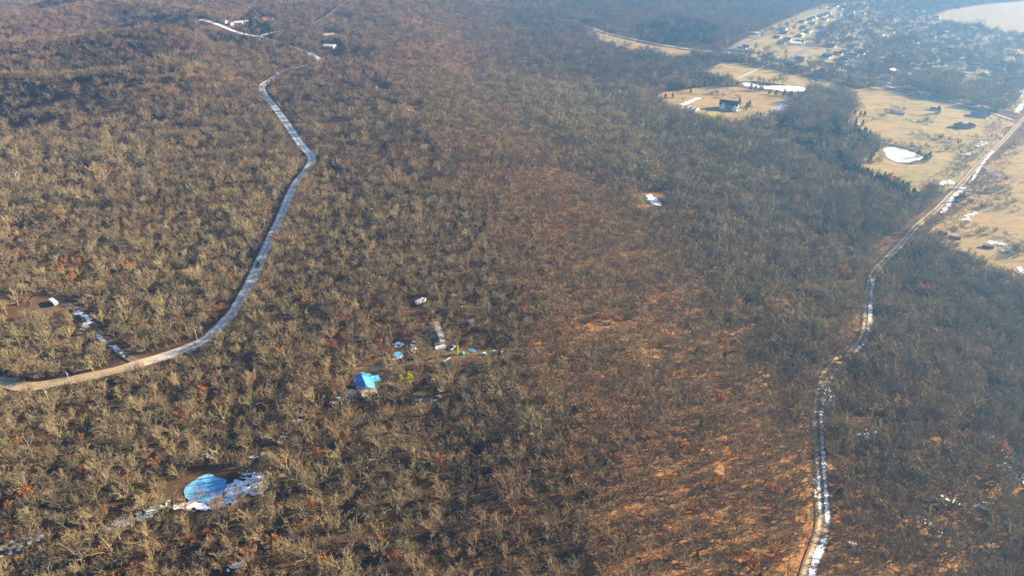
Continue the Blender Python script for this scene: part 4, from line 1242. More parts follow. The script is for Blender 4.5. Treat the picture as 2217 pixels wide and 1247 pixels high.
def house(name, label, px, py, L, Wd, rz, wallm, roofm, h=2.7, rh=1.7, hip=False, n=3, cat='house', group=None, openings=True, chimney=False, z=0.0):
    x, y = at(px, py)
    t = thing(name, label, cat, (x, y, zf(x, y) + z), rz, group)
    if hip:
        MB().box((0, 0, h / 2 - 0.3), (L, Wd, h + 0.6)).make('wall', wallm, t)
        r = hip_roof(L, Wd, h + 0.02, rh).make('roof', roofm, t)
    else:
        gable_walls(L, Wd, h, rh).make('wall', wallm, t)
        r = gable_roof(L, Wd, h, rh).make('roof', roofm, t)
    if chimney: MB().box((L * 0.2, Wd * 0.12, h + rh + 0.1), (0.8, 0.8, 1.6)).make('chimney', M_BRICK, r)
    if openings: add_openings(t, L, Wd, h, n=n)
    return t
R_ = math.radians
def heading(ax, ay, bx, by):
    p, q = at(ax, ay), at(bx, by)
    return math.atan2(q[1] - p[1], q[0] - p[0])

# the house under blue tarps
x, y = at(790, 838)
t = thing('tarp_house', 'weathered house under bright blue tarps in the wooded homestead', 'house', (x, y, zf(x, y)), R_(-66))
gable_walls(13.5, 9.0, 3.0, 2.1).make('wall', M_WOOD, t)
rf = MB(); slope_slab(rf, -7.1, 7.1, 4.9, 2.84, 0, 5.12); rf.make('sun_tone_roof_slope', M_TARP2, t)  # lighter tarp colour paints in the sun on this side of the roof
rf = MB(); slope_slab(rf, -7.1, 7.1, -4.9, 2.84, 0, 5.12); rs = rf.make('shade_tone_roof_slope', M_TARP, t)  # deeper blue paints in the shade on the side away from the sun
for k in range(4):
    q = MB(); slope_slab(q, -7.1 + 3.55 * k + 0.08, -7.1 + 3.55 * k + 3.4, -4.94, 2.95, -0.05, 5.25, 0.05); q.make('tarp_panel', [M_TARP, M_TARP, plain('deep_blue_tarp', (0.02, 0.15, 0.46), 0.45), M_TARP][k], rs)
q = MB(); slope_slab(q, 3.2, 6.6, -4.97, 3.0, -1.6, 4.62, 0.07); q.make('worn_patch', M_BLUEGREY, rs)
MB().box((-1.5, 6.6, 1.2), (5.2, 4.2, 3.0)).make('side_wing', M_WOOD, t)
q = MB(); slope_slab(q, -4.3, 1.3, 9.0, 2.7, 4.3, 3.35); q.make('side_wing_roof', M_TARP2, t)
MB().box((8.8, 0.5, 1.0), (4.2, 7.6, 2.8)).make('annex', M_TANW, t)
an = MB().add([(6.7, -3.6, 3.0), (11.6, -3.6, 2.3), (11.6, 4.6, 2.3), (6.7, 4.6, 3.0), (6.7, -3.6, 3.16), (11.6, -3.6, 2.46), (11.6, 4.6, 2.46), (6.7, 4.6, 3.16)],
              [(3, 2, 1, 0), (4, 5, 6, 7), (0, 1, 5, 4), (1, 2, 6, 5), (2, 3, 7, 6), (3, 0, 4, 7)]).make('annex_roof', M_PATCH, t)
for k in range(4):
    MB().box((11.55, -2.9 + 2.3 * k, 2.52), (0.5, 0.5, 0.12)).make('roof_weight', M_RUBBER, an)
for px_, w_ in ((-4.0, 1.2), (0.5, 1.2), (4.5, 1.2)):
    MB().box((px_, -4.52, 1.6), (w_, 0.1, 1.1)).make('window', M_GLASS, t)
MB().box((10.92, 0, 1.2), (0.1, 1.0, 2.0)).make('door', M_WHITE, t)
MB().box((10.92, 2.4, 1.5), (0.1, 1.4, 1.0)).make('window', M_GLASS, t)

# long low mobile home
x, y = at(946, 728)
t = thing('mobile_home', 'long low mobile home with dark roof beside the big bare oak', 'mobile home', (x, y, zf(x, y)), R_(106))
gable_walls(22, 6.2, 2.7, 0.7).make('wall', M_CREAM, t)
q = MB(); slope_slab(q, -11.3, 11.3, 3.4, 2.66, 0, 3.45); q.make('shade_tone_roof_slope', M_DGREY, t)  # darker shingle: this slope's shade is put into its colour
q = MB(); slope_slab(q, -11.3, 11.3, -3.4, 2.66, 0, 3.45); q.make('lit_tone_roof_slope', M_GREY, t)  # paler shingle on the same roof stands in for sunlight on this slope
for k in range(5):
    MB().box((-9 + 4.5 * k, -3.12, 1.6), (1.4, 0.1, 1.0)).make('window', M_GLASS, t)
MB().box((-13.0, 0.2, 0.5), (3.6, 6.4, 0.9)).make('porch', M_CONC, t)
MB().box((-11.05, -1.5, 1.3), (0.1, 1.0, 2.0)).make('door', M_WHITE, t)
MB().box((-11.05, 1.4, 1.6), (0.1, 1.6, 1.1)).make('window', M_GLASS, t)

# ------------------------------------------------------------------ vehicles
def wheels(t, L, Wd, r=0.34, xs=None):
    for sx in (xs or (-L * 0.30, L * 0.31)):
        for sy in (-1, 1):
            yy = sy * (Wd / 2 - 0.12)
            w = MB().tube([(sx, yy - 0.11, r), (sx, yy + 0.11, r)], r, 12).make('wheel', M_RUBBER, t)
            MB().tube([(sx, yy + sy * 0.08, r), (sx, yy + sy * 0.125, r)], r * 0.55, 8).make('rim', M_METAL, w)
def car(name, label, px, py, rz, paint, kind='sedan', cat='car', group=None):
    x, y = at(px, py)
    L, Wd = {'sedan': (4.6, 1.8), 'suv': (4.8, 1.95), 'pickup': (5.6, 2.0), 'compact': (3.7, 1.7)}[kind]
    t = thing(name, label, cat, (x, y, zf(x, y) + 0.15), rz, group)
    hb = {'sedan': 0.78, 'suv': 0.95, 'pickup': 0.95, 'compact': 0.85}[kind]
    prof = [(-L / 2, 0.35), (L / 2, 0.35), (L / 2, hb * 0.72), (L / 2 - 0.25, hb * 0.9), (L * 0.18, hb), (-L / 2 + 0.1, hb), (-L / 2, hb * 0.75)]
    MB().prism(prof, -Wd / 2, Wd / 2).make('body', paint, t, bevel=0.06)
    top = {'sedan': 1.38, 'suv': 1.72, 'pickup': 1.75, 'compact': 1.5}[kind]
    c0, c1 = {'sedan': (-L * .32, L * .20), 'suv': (-L * .47, L * .2), 'pickup': (-L * .08, L * .22), 'compact': (-L * .42, L * .22)}[kind]
    MB().prism([(c0, hb - .03), (c1, hb - .03), (c1 - 0.6, top - .08), (c0 + 0.35, top - .08)], -Wd * .44, Wd * .44).make('windows', M_GLASS, t, bevel=0.04)
    MB().box(((c0 + c1) / 2 - 0.1, 0, top - 0.06), (c1 - c0 - 1.0, Wd * 0.84, 0.10)).make('roof', paint, t, bevel=0.03)
    if kind == 'pickup':
        MB().box((-L * .29, 0, hb + 0.02), (L * .36, Wd * .80, 0.06)).make('bed', M_RUBBER, t)
    for s in (-1, 1):
        MB().box((L / 2, s * Wd * .34, hb * .72), (0.08, 0.32, 0.16)).make('headlight', M_WHITE, t)
        MB().box((-L / 2, s * Wd * .38, hb * .75), (0.08, 0.22, 0.18)).make('taillight', M_REDP, t)
    wheels(t, L, Wd)
    return t
car('parked_car', 'silver sedan parked beside the dirt driveway', 965, 787, heading(958, 781, 972, 794), M_SILVER, 'sedan')
car('parked_car', 'dark sedan half hidden right of the silver sedan', 975, 792, R_(-50), M_BLACKP, 'sedan')
car('pickup_truck', 'pale silver pickup parked by the yellow-green conifer', 980, 754, heading(973, 760, 986, 749), M_SILVER, 'pickup', 'pickup truck')
car('parked_car', 'dark blue car under trees left of the round blue cover', 828, 770, R_(15), M_NAVY, 'suv')
car('parked_car', 'small white car at the end of the homestead driveway', 1047, 768, R_(170), M_WHITE, 'compact')
car('pickup_truck', 'white pickup in front of the large white house', 1566, 236, R_(-20), M_WHITE, 'pickup', 'pickup truck', )
car('parked_car', 'black car parked leftmost in the row by the white house', 1583, 243, R_(20), M_BLACKP, 'suv')
car('parked_car', 'dark blue car parked in the middle of the row by the white house', 1591, 241, R_(20), M_NAVY, 'sedan')
car('parked_car', 'silver car parked rightmost in the row by the white house', 1599, 239, R_(20), M_SILVER, 'sedan')
car('parked_car', 'white car nearest the blue-grey farmhouse by the road', 2136, 259, R_(25), M_WHITE, 'suv')
car('parked_car', 'dark car outermost in the driveway of the blue-grey farmhouse', 2146, 257, R_(25), M_BLACKP, 'sedan')
car('parked_car', 'silver car in front of the brick farmhouse garage', 2110, 272, R_(10), M_SILVER, 'suv')

def camper(name, label, px, py, rz, L=8.5, Wd=2.5, h=2.9, motor=False, cat='camper'):
    x, y = at(px, py)
    t = thing(name, label, cat, (x, y, zf(x, y) + 0.15), rz)
    prof = [(-L / 2, 0.55), (L / 2 - .4, 0.55), (L / 2, 1.2), (L / 2, h - .7), (L / 2 - .5, h), (-L / 2, h)]
    MB().prism(prof, -Wd / 2, Wd / 2).make('body', M_WHITE, t, bevel=0.08)
    for i in range(3):
        for s in (-1, 1):
            MB().box((-L * .3 + i * L * .27, s * Wd / 2, 1.85), (1.2, 0.07, 0.7)).make('window', M_GLASS, t)
    MB().box((L / 2 - 0.02, 0, h - 1.15), (0.12, Wd * .8, 0.75)).make('windscreen', M_GLASS, t)
    MB().box((L * 0.39, 0, h + .02), (0.55, Wd * .82, 0.07)).make('roof_strip', M_GLASS, t)
    MB().box((-L * .12, 0, h + .14), (0.9, 0.8, 0.28)).make('air_conditioner', M_CREAM, t, bevel=0.05)
    MB().box((-L * .36, .4, h + .08), (0.5, 0.5, 0.14)).make('roof_vent', M_METAL, t)
    MB().box((L * .05, -Wd / 2 - .02, 1.5), (0.8, 0.07, 1.8)).make('door', M_CREAM, t)
    wheels(t, L, Wd, 0.38, (-L * .22, L * .32) if motor else (-L * .1, L * .04))
    if not motor: MB().box((L / 2 + .6, 0, .6), (1.6, 0.2, 0.15)).make('tow_bar', M_METAL, t)
    return t
camper('motorhome', 'white motorhome alone in the left clearing', 118, 658, heading(107, 650, 130, 668), 8.2, 2.6, 2.9, True, 'motorhome')
camper('travel_trailer', 'white travel trailer in the trees above the homestead', 911, 656, heading(899, 663, 924, 650), 7.8, 2.5, 2.8)

def boat(label, px, py, rz, L=6.2):
    x, y = at(px, py)
    z0 = zf(x, y) + 0.1
    tr = thing('boat_trailer', 'low metal trailer under the white boat', 'trailer', (x, y, z0), rz)
    MB().box((0, 0, 0.48), (L * .95, 1.3, 0.12)).make('frame', M_METAL, tr)
    MB().box((L * .62, 0, 0.48), (L * .35, 0.12, 0.12)).make('tow_bar', M_METAL, tr)
    wheels(tr, L, 1.9, 0.3, (-L * .12,))
    t = thing('boat', label, 'boat', (x, y, z0 + 0.55), rz)
    n = 9; V = []; F = []
    for i in range(n):
        k = i / (n - 1); xx = -L / 2 + L * k; w = 1.05 * (1 - max(0, k - .45) ** 2 * 3.1); w = max(w, 0.04)
        V += [(xx, -w, .95 + .25 * k * k), (xx, -w * .75, .25 + .3 * k * k), (xx, 0, .08 + .5 * k ** 3), (xx, w * .75, .25 + .3 * k * k), (xx, w, .95 + .25 * k * k)]
    for i in range(n - 1):
        for j in range(4): F.append((i * 5 + j, i * 5 + j + 1, i * 5 + j + 6, i * 5 + j + 5))
        F.append((i * 5 + 4, i * 5, i * 5 + 5, i * 5 + 9))
    F += [(0, 4, 3, 2, 1), tuple((n - 1) * 5 + j for j in range(5))]
    MB().add(V, F).make('hull', M_WHITE, t)
    MB().box((-.3, 0, 1.04), (2.4, 1.4, .12)).make('cockpit', M_BLUEGREY, t)
    MB().add([(.9, -.8, 1.1), (.9, .8, 1.1), (.5, .7, 1.6), (.5, -.7, 1.6), (.98, -.8, 1.1), (.98, .8, 1.1), (.58, .7, 1.6), (.58, -.7, 1.6)],
             [(3, 2, 1, 0), (4, 5, 6, 7), (0, 1, 5, 4), (1, 2, 6, 5), (2, 3, 7, 6), (3, 0, 4, 7)]).make('windscreen', M_GLASS, t)
    MB().box((-L / 2 - .25, 0, .8), (.5, .45, .9)).make('outboard_motor', M_BLACKP, t, bevel=.06)
    for sy in (-.4, .4): MB().box((-.6, sy, 1.25), (.5, .45, .4)).make('seat', M_NAVY, t)
boat('white open boat on a trailer at the right end of the homestead', 1078, 765, R_(165))

def ring_thing(name, label, cat, px, py, r, m, h, kind):
    x, y = at(px, py)
    t = thing(name, label, cat, (x, y, zf(x, y)), 0)
    n = 20
    if kind == 'pool':
        MB().tube([(0, 0, -.3), (0, 0, h)], r, n).make('wall', M_WHITE, t)
        MB().tube([(0, 0, h), (0, 0, h + .1), (0, 0, h + .22)], [r * 1.03, r * .97, r * .5], n).make('cover', m, t)
    elif kind == 'trampoline':
        MB().tube([(0, 0, h - .03), (0, 0, h + .03)], r * .86, n).make('mat', m, t)
        ring = [(r * math.cos(6.2832 * k / n), r * math.sin(6.2832 * k / n), h) for k in range(n + 1)]
        MB().tube(ring, .13, 5).make('rim', M_TARP2, t)
        for k in range(5):
            a = 6.2832 * k / 5
            MB().tube([(r * math.cos(a), r * math.sin(a), -.1), (r * math.cos(a), r * math.sin(a), h)], .05, 5).make('leg', M_METAL, t)
    elif kind == 'heap':
        R = random.Random(3)
        rings = [(0, 1.0), (.35, 1.02), (.7, .8), (.95, .45), (1.0, .1)]
        V = []; F = []
        for zz, rr in rings:
            for k in range(14):
                a = 6.2832 * k / 14; q = r * rr * R.uniform(.88, 1.1); V.append((q * math.cos(a), q * .9 * math.sin(a), zz * h - .05))
        for i in range(4):
            for k in range(14): F.append((i * 14 + k, i * 14 + (k + 1) % 14, (i + 1) * 14 + (k + 1) % 14, (i + 1) * 14 + k))
        F.append(tuple(4 * 14 + k for k in range(14))); F.append(tuple(reversed(range(14))))
        MB().add(V, F).make('cover', m, t, smooth_=True)
        MB().tube([(r * 1.04 * math.cos(6.2832 * k / 14), r * .95 * math.sin(6.2832 * k / 14), .2) for k in range(15)], .05, 4).make('rope', M_WHITE, t)
    return t
ring_thing('swimming_pool', 'round above-ground pool with sagging blue cover under the yard oaks', 'pool', 862, 771, 2.7, M_TARP2, 1.2, 'pool')
ring_thing('trampoline', 'blue round trampoline right of the teal covered heap', 'trampoline', 1023, 760, 1.7, M_TARP, 0.9, 'trampoline')
ring_thing('trampoline', 'pale trampoline frame in trees below the boat', 'trampoline', 1008, 858, 1.8, M_BLUEGREY, 0.9, 'trampoline')
ring_thing('covered_heap', 'teal tarp tied over a round heap by the yellow conifer', 'heap', 1001, 767, 1.5, M_TEAL, 1.9, 'heap')
ring_thing('covered_heap', 'blue tarp heap in the snow left of the blue-roofed house', 'heap', 752, 868, 2.2, M_TARP, 1.0, 'heap')

# violet tent and pale panel shed
x, y = at(1004, 700)
t = thing('tent', 'small blue-violet tarp tent in the trees right of the mobile home', 'tent', (x, y, zf(x, y)), R_(30))
MB().prism([(-1.6, 0), (1.6, 0), (0.1, 2.0)], -2.0, 2.0).make('canopy', M_PURPLE, t)
MB().tube([(0.1, -2.2, 2.02), (0.1, 2.2, 2.02)], .05, 5).make('ridge_pole', M_WOOD, t)
house('garden_shed', 'pale panel shed just right of the blue-violet tent', 1019, 700, 3.0, 2.4, R_(20), M_METAL, M_WHITER, 2.0, .6, cat='shed', n=1, openings=False)

# yard clutter
def junk(name, label, cat, px, py, m, size, kind):
    x, y = at(px, py)
    t = thing(name, label, cat, (x, y, zf(x, y)), random.uniform(0, 3))
    if kind == 'drum':
        MB().tube([(0, 0, -.1), (0, 0, size * 1.4)], size * .5, 12).make('body', m, t)
        for k in (.35, .95): MB().tube([(0, 0, size * k), (0, 0, size * k + .06)], size * .53, 12).make('hoop', M_METAL, t)
    elif kind == 'boards':
        for k in range(4): MB().box((0, k * .42 - .6, .12 + .06 * k), (size * 2, .3, .08), .06 * k).make('board', m, t)
    elif kind == 'bin':
        MB().box((0, 0, size * .6), (size, size, size * 1.2), 0, 1.15).make('body', m, t)
        MB().box((0, 0, size * 1.25), (size * 1.25, size * 1.25, .1)).make('lid', M_RUBBER, t)
    return t
junk('metal_drum', 'white drum standing behind the blue-roofed house', 'drum', 845, 834, M_WHITE, .9, 'drum')
junk('metal_drum', 'dark drum beside the white drum at the blue-roofed house', 'drum', 838, 826, M_NAVY, .9, 'drum')
junk('plastic_bin', 'red bin in the yard below the yellow-green tree', 'bin', 846, 842, M_REDP, .9, 'bin')
junk('board_pile', 'pale boards lying by the annex of the blue-roofed house', 'boards', 832, 846, M_WHITE, 1.5, 'boards')
junk('board_pile', 'white boards scattered above the silver sedan', 'boards', 972, 778, M_WHITE, 1.6, 'boards')
junk('board_pile', 'bleached boards in the trees above the tent', 'boards', 985, 640, M_WHITE, 2.2, 'boards')
junk('plastic_bin', 'white bin in the woods between road and homestead', 'bin', 1021, 518, M_WHITE, 1.6, 'bin')
junk('plastic_bin', 'pale bin in the gap below the travel trailer', 'bin', 1000, 664, M_WHITE, 1.0, 'bin')
junk('metal_drum', 'white drum beside the driveway oak', 'drum', 803, 742, M_WHITE, .9, 'drum')

# ------------------------------------------------------------------ trees of their own kind
def special(name, label, px, py, parts, s=1.0, cat='tree', rz=0.5):
    x, y = at(px, py)
    t = thing(name, label, cat, (x, y, zf(x, y)), rz, None, (s, s, s))
    for pn, me in parts: link(pn, me, t)
    return t
yt = oak(901, H=7.5, limbs=7, sub=5, tw=4, fat=.9, spread=.8, twr=.045, leaves=1300, leafsize=.34, twn=0)
special('yellow_tree', 'bright yellow-green rounded tree right of the blue-roofed house', 884, 836, [('trunk', tw_mesh('trunk', [(yt[0], M_BARK)])), ('crown', tw_mesh('crown', [(yt[1], M_TWIG)])), ('foliage', tw_mesh('foliage', [(yt[2], M_YELLOW)]))], 1.1)
yt = cedar(902, 9.0, 1.9, 2000, False, .26)
special('yellow_tree', 'tall narrow yellow-green conifer by the silver pickup', 990, 768, [('trunk', tw_mesh('trunk', [(yt[0], M_BARK)])), ('foliage', tw_mesh('foliage', [(yt[1], M_YELLOW)]))], 1.0)
yt = cedar(903, 6.0, 1.7, 1400, True, .26)
special('orange_tree', 'orange-brown rounded evergreen below the driveway', 924, 806, [('trunk', tw_mesh('trunk', [(yt[0], M_BARK)])), ('foliage', tw_mesh('foliage', [(yt[1], M_ORANGE)]))], 1.0)
def pale(seed, H, limbs, sub, tw): 
    q = oak(seed, H=H, limbs=limbs, sub=sub, tw=tw, fat=1.3, spread=.9, twr=.05, twn=1)
    return [('trunk', tw_mesh('trunk', [(q[0], M_PALEBARK)])), ('crown', tw_mesh('crown', [(q[1], M_PALEBARK)]))]
special('dead_tree', 'bleached dead tree with bare limbs below the travel trailer', 938, 682, pale(911, 8, 6, 2, 1), 1.0)
special('pale_tree', 'pale-barked tree alone in the right woods by snow', 1848, 556, pale(912, 11, 9, 5, 4), 1.0)
special('pale_tree', 'pinkish pale tree at the left edge of the upper woods', 40, 400, pale(913, 13, 8, 5, 4), 1.1)
special('pale_tree', 'pale tree above the blue frozen pond', 468, 1002, pale(914, 10, 8, 5, 4), 1.0)
special('dead_tree', 'small bleached snag among orange oaks below the pond', 497, 1172, pale(915, 6, 5, 2, 1), 1.0)
special('pale_tree', 'left one of two pale trees by the far cedars', 1418, 174, pale(916, 14, 9, 5, 4), 1.0)
special('pale_tree', 'right one of two pale trees by the far cedars', 1462, 172, pale(917, 14, 9, 5, 4), 1.0)
special('pale_tree', 'tall pale tree at the near edge of the neighbourhood', 1700, 112, pale(918, 18, 9, 5, 4), 1.0)
special('pale_tree', 'broad pale tree at the left edge of the neighbourhood', 1573, 100, pale(919, 17, 9, 5, 4), 1.0)

# ------------------------------------------------------------------ farm on the pasture
x, y = at(1577, 236)
t = thing('farmhouse', 'large white house with dark green roof and porch columns in the pasture', 'house', (x, y, zf(x, y)), R_(-24), None, (1.12, 1.12, 1.12))
gable_walls(22, 11, 6.0, 4.6).make('wall', M_WHITE, t)
r = gable_roof(22, 11, 6.0, 4.6, .7).make('roof', M_GREENR, t)
MB().box((-6, 2, 10.2), (1.1, 1.1, 2.4)).make('chimney', M_BRICK, r)
def cross_gable(x0, wdt, dep, h, rh, wm, rm, nm):
    g = gable_walls(dep, wdt, h, rh); 
    o = g.make(nm, wm, t); o.location = (x0, -5.5 - dep / 2 + 1.0, 0); o.rotation_euler = (0, 0, math.pi / 2)
    r2 = gable_roof(dep + 4, wdt, h, rh, .5).make(nm + '_roof', rm, t); r2.location = (x0, -5.5 - dep / 2 + 3.0, 0); r2.rotation_euler = (0, 0, math.pi / 2)
cross_gable(-6.5, 6.0, 4.0, 5.4, 2.6, M_WHITE, M_GREENR, 'front_wing')
cross_gable(8.0, 7.0, 6.0, 3.6, 3.0, M_WHITE, M_GREENR, 'garage_wing')
MB().box((0.8, -8.2, 3.1), (9.0, 4.6, .3)).make('porch_roof', M_GREENR, t)
MB().box((0.8, -8.2, -.2), (9.0, 4.6, 1.0)).make('porch_floor', M_CONC, t)
for k in range(5): MB().tube([(-3.4 + 2.1 * k, -10.2, .2), (-3.4 + 2.1 * k, -10.2, 3.0)], .2, 8).make('column', M_WHITE, t)
for k in range(6):
    for hh in (1.6, 4.5):
        MB().box((-9.3 + 3.6 * k, -5.53, hh), (1.3, .12, 1.7)).make('window', M_GLASS, t)
for k in (-2.6, 0, 2.6): MB().box((11.03, k, 2.0), (.12, 1.2, 1.6)).make('window', M_GLASS, t)
MB().box((0.6, -5.55, 1.3), (1.5, .14, 2.4)).make('door', M_BROWN, t)

x, y = at(1497, 239)
t = thing('barn', 'low barn with green and cream striped metal roof left of the white house', 'barn', (x, y, zf(x, y)), R_(-38))
gable_walls(17, 11, 3.6, 1.3).make('wall', M_WHITE, t)
for k in range(5):
    for s in (-1, 1):
        q = MB(); slope_slab(q, -8.9 + 3.56 * k, -8.9 + 3.56 * k + 3.54, s * 6.0, 3.5, 0, 4.95, .1); q.make('roof_panel', M_GREENR2 if k % 2 == 0 else M_CREAMR, t)
MB().box((8.52, 0, 1.5), (.1, 4.0, 3.0)).make('door', M_GLASS, t)
MB().box((8.52, -3.8, 1.8), (.1, 1.2, 1.0)).make('window', M_GLASS, t)

# brick farmhouse by the country road
x, y = at(2084, 275)
t = thing('farmhouse', 'brick farmhouse with steep brown hipped roof by the country road', 'house', (x, y, zf(x, y)), R_(20))
MB().box((0, 0, 1.2), (20, 12, 3.8)).make('wall', M_BRICK, t)
hip_roof(20, 12, 3.15, 4.6, .7).make('roof', M_BROWN, t)
for xx, ln, yy in ((5.5, 8, -6.5), (-5, 6, -6.0)):
    g = gable_walls(ln, 7, 3.0, 3.2).make('wing', M_BRICK, t); g.location = (xx, yy, 0); g.rotation_euler = (0, 0, math.pi / 2)
    g = gable_roof(ln + 2, 7, 3.0, 3.2, .5).make('wing_roof', M_BROWN, t); g.location = (xx, yy + .6, 0); g.rotation_euler = (0, 0, math.pi / 2)
g = MB().box((11.5, -2, 1.3), (5, 7, 3.6)).make('garage', M_STONE, t)
hip_roof(5, 7, 0, 1.8, .4).make('garage_roof', M_TANR, t).location = (11.5, -2, 3.12)
for k in range(4): MB().box((-8 + 2.6 * k, -6.05, 1.7), (1.2, .12, 1.3)).make('window', M_GLASS, t)
MB().box((14.05, -2, 1.2), (.1, 3.0, 2.2)).make('garage_door', M_WHITE, t)
MB().box((1.2, -6.05, 1.2), (1.1, .12, 2.1)).make('door', M_BROWN, t)
# blue-grey farmhouse just behind
x, y = at(2117, 252)
t = thing('farmhouse', 'farmhouse with blue-grey hipped roof behind the brick farmhouse', 'house', (x, y, zf(x, y)), R_(-28))
MB().box((0, 0, 1.2), (18, 11, 3.8)).make('wall', M_TANW, t)
hip_roof(18, 11, 3.15, 4.0, .7).make('roof', M_BLUEGREY, t)
g = gable_walls(6, 7, 3.0, 3.0).make('wing', M_CREAM, t); g.location = (9.5, 0, 0)
gable_roof(8, 7, 3.0, 3.0, .5).make('wing_roof', M_BLUEGREY, t).location = (9.0, 0, 0)
MB().box((12.55, 0, 1.2), (.1, 3.4, 2.2)).make('garage_door', M_WHITE, t)
for k in range(4): MB().box((-7 + 3 * k, -5.55, 1.7), (1.3, .12, 1.3)).make('window', M_GLASS, t)
house('farm_shed', 'small white-gabled shed beside a lone dark cedar in the pasture', 2020, 239, 8, 5, R_(-25), M_WHITE, M_DGREY, 2.4, 1.3, cat='shed', n=2)
house('farm_shed', 'long low pale shed behind bare trees in the pasture', 1944, 247, 18, 5, R_(-38), M_CREAM, M_TANR, 2.2, .9, cat='shed', n=4, openings=False)

def bale(px, py, label):
    x, y = at(px, py)
    t = thing('hay_bale', label, 'hay bale', (x, y, zf(x, y) + .75), random.uniform(0, 3), 'pale round bales in the pasture')
    MB().tube([(-.75, 0, 0), (.75, 0, 0)], .85, 14).make('roll', M_STRAW, t)
    for k in (-.45, 0, .45): MB().tube([(k - .04, 0, 0), (k + .04, 0, 0)], .87, 14).make('netting_band', M_CREAM, t)
for i, (px, py) in enumerate(((1963, 258), (1968, 260), (1973, 262), (1980, 265), (1986, 264), (1990, 262))):
    bale(px, py, 'pale round hay bale in the short row below the long low shed')

def bunk(px, py, L, rz, label):
    x, y = at(px, py)
    t = thing('feed_bunker', label, 'bunker', (x, y, zf(x, y)), rz)
    for s in (-1, 1): MB().box((0, s * 1.3, 1.25), (L, .22, 2.5)).make('side_wall', M_RUSTY, t)
    for s in (-1, 1): MB().box((s * (L / 2 - .1), 0, 1.25), (.2, 2.4, 2.5)).make('end_wall', M_RUSTY, t)
    MB().box((0, 0, 2.3), (L - .5, 2.36, .16)).make('lid', M_RUSTY, t)
    for k in range(int(L // 1.6)):
        MB().box((-L / 2 + .8 + 1.6 * k, -1.44, 1.25), (.14, .1, 2.4)).make('rib', M_RUSTY, t)
    return t
bunk(2080, 550, 11.5, R_(-24), 'dark steel bunker nearest the woods in the right pasture')
bunk(2138, 537, 8.0, R_(-24), 'dark steel bunker by the bright snow in the right pasture')
bunk(2066, 517, 9.0, R_(-20), 'dark steel bunker with a pale plank behind the bare pasture trees')
x, y = at(2060, 514)
t = thing('loading_ramp', 'pale plank ramp leaning on the dark bunker', 'ramp', (x, y, zf(x, y) + 2.5), R_(-35))
MB().box((0, 0, .08), (7, .5, .12)).make('plank', M_WHITE, t)
MB().box((-2.5, 0, -.4), (.2, .4, .9)).make('leg', M_WOOD, t)
for i, (px, py, m, nm) in enumerate(((2034, 505, M_BLUEGREY, 'blue-grey'), (2040, 507, M_WHITE, 'white'), (2047, 509, M_RUSTY, 'rust-brown'))):
    junk('plastic_bin', nm + ' bin in the clutter left of the dark bunker', 'bin', px, py, m, 1.9, 'bin')

# ------------------------------------------------------------------ ridge-top places far left
house('metal_shed', 'grey metal shed with pale lit roof slope on the ridge', 714, 104, 19, 12, R_(-14), M_METAL, M_CREAMR, 3.6, 2.2, cat='shed', n=3)
house('ridge_house', 'tan house with orange-lit roof above the grey metal shed', 713, 80, 19, 11, R_(22), M_TANW, M_TANR, 3.2, 2.6, n=4, chimney=True)
house('ridge_house', 'red-roofed house beside a pale yellow gabled wing', 577, 45, 14, 9, R_(30), M_YELW, M_REDR, 4.2, 2.6, n=3)
house('ridge_house', 'pale yellow gabled house right of the red roof', 592, 48, 10, 10, R_(-60), M_YELW, M_CREAMR, 4.5, 3.0, n=3)
house('ridge_house', 'leftmost white-trimmed house of the ridge cluster', 482, 50, 16, 8, R_(-10), M_WHITE, M_BLUEGREY, 2.8, 1.8)
house('ridge_house', 'reddish-roofed house second from left in the ridge cluster', 497, 54, 14, 8, R_(-25), M_CREAM, M_BRICK, 2.8, 1.8)
house('ridge_house', 'white house in the middle of the ridge cluster', 517, 52, 15, 8, R_(15), M_WHITE, M_WHITER, 2.8, 1.8)
house('ridge_house', 'tan-roofed house right end of the ridge cluster', 530, 50, 14, 8, R_(25), M_CREAM, M_TANR, 2.8, 1.8)
house('ridge_house', 'tan house far up the fork road', 670, 6, 20, 9, R_(20), M_CREAM, M_TANR, 3, 2)
house('ridge_house', 'small orange-lit house right of the fork road', 738, 42, 14, 9, R_(20), M_TANW, M_TANR, 3, 2)
house('ridge_house', 'small pale house right of the far fork road end', 786, 8, 12, 8, R_(0), M_WHITE, M_BLUEGREY, 3, 2)
for i, (px, py, kind, m, lab) in enumerate(((505, 60, 'suv', M_WHITE, 'white car left of the ridge cluster junction'), (522, 60, 'sedan', M_WHITE, 'white sedan by the tan-roofed ridge house'), (690, 86, 'suv', M_WHITE, 'white car in the ridge yard below the tan house'), (735, 92, 'sedan', M_BLACKP, 'dark car behind the grey metal shed'))):
    car('parked_car', lab, px, py, R_(20 + 40 * i), m, kind)
junk('plastic_bin', 'white bin in the woods by the upper gravel road', 'bin', 815, 192, M_WHITE, 2.4, 'bin')
for px, py, m, lab in ((882, 240, M_WHITE, 'white car leftmost in the shaded woodland yard'), (893, 243, M_SILVER, 'silver car middle of the shaded woodland yard'), (903, 246, M_WHITE, 'white car rightmost in the shaded woodland yard'), (812, 200, M_REDP, 'red car in the woodland yard by the upper road'), (727, 277, M_BLUEGREY, 'blue-grey car in the gap right of the gravel road')):
    car('parked_car', lab, px, py, R_(12), m, 'suv')
house('woodland_cabin', 'small pale cabin in the trees of the upper middle woods', 960, 15, 16, 7, R_(5), M_WHITE, M_TANR, 2.6, 1.6)
house('woodland_cabin', 'long pale cabin right of the other far middle cabin', 1090, 18, 20, 7, R_(5), M_WHITE, M_TANR, 2.6, 1.6)

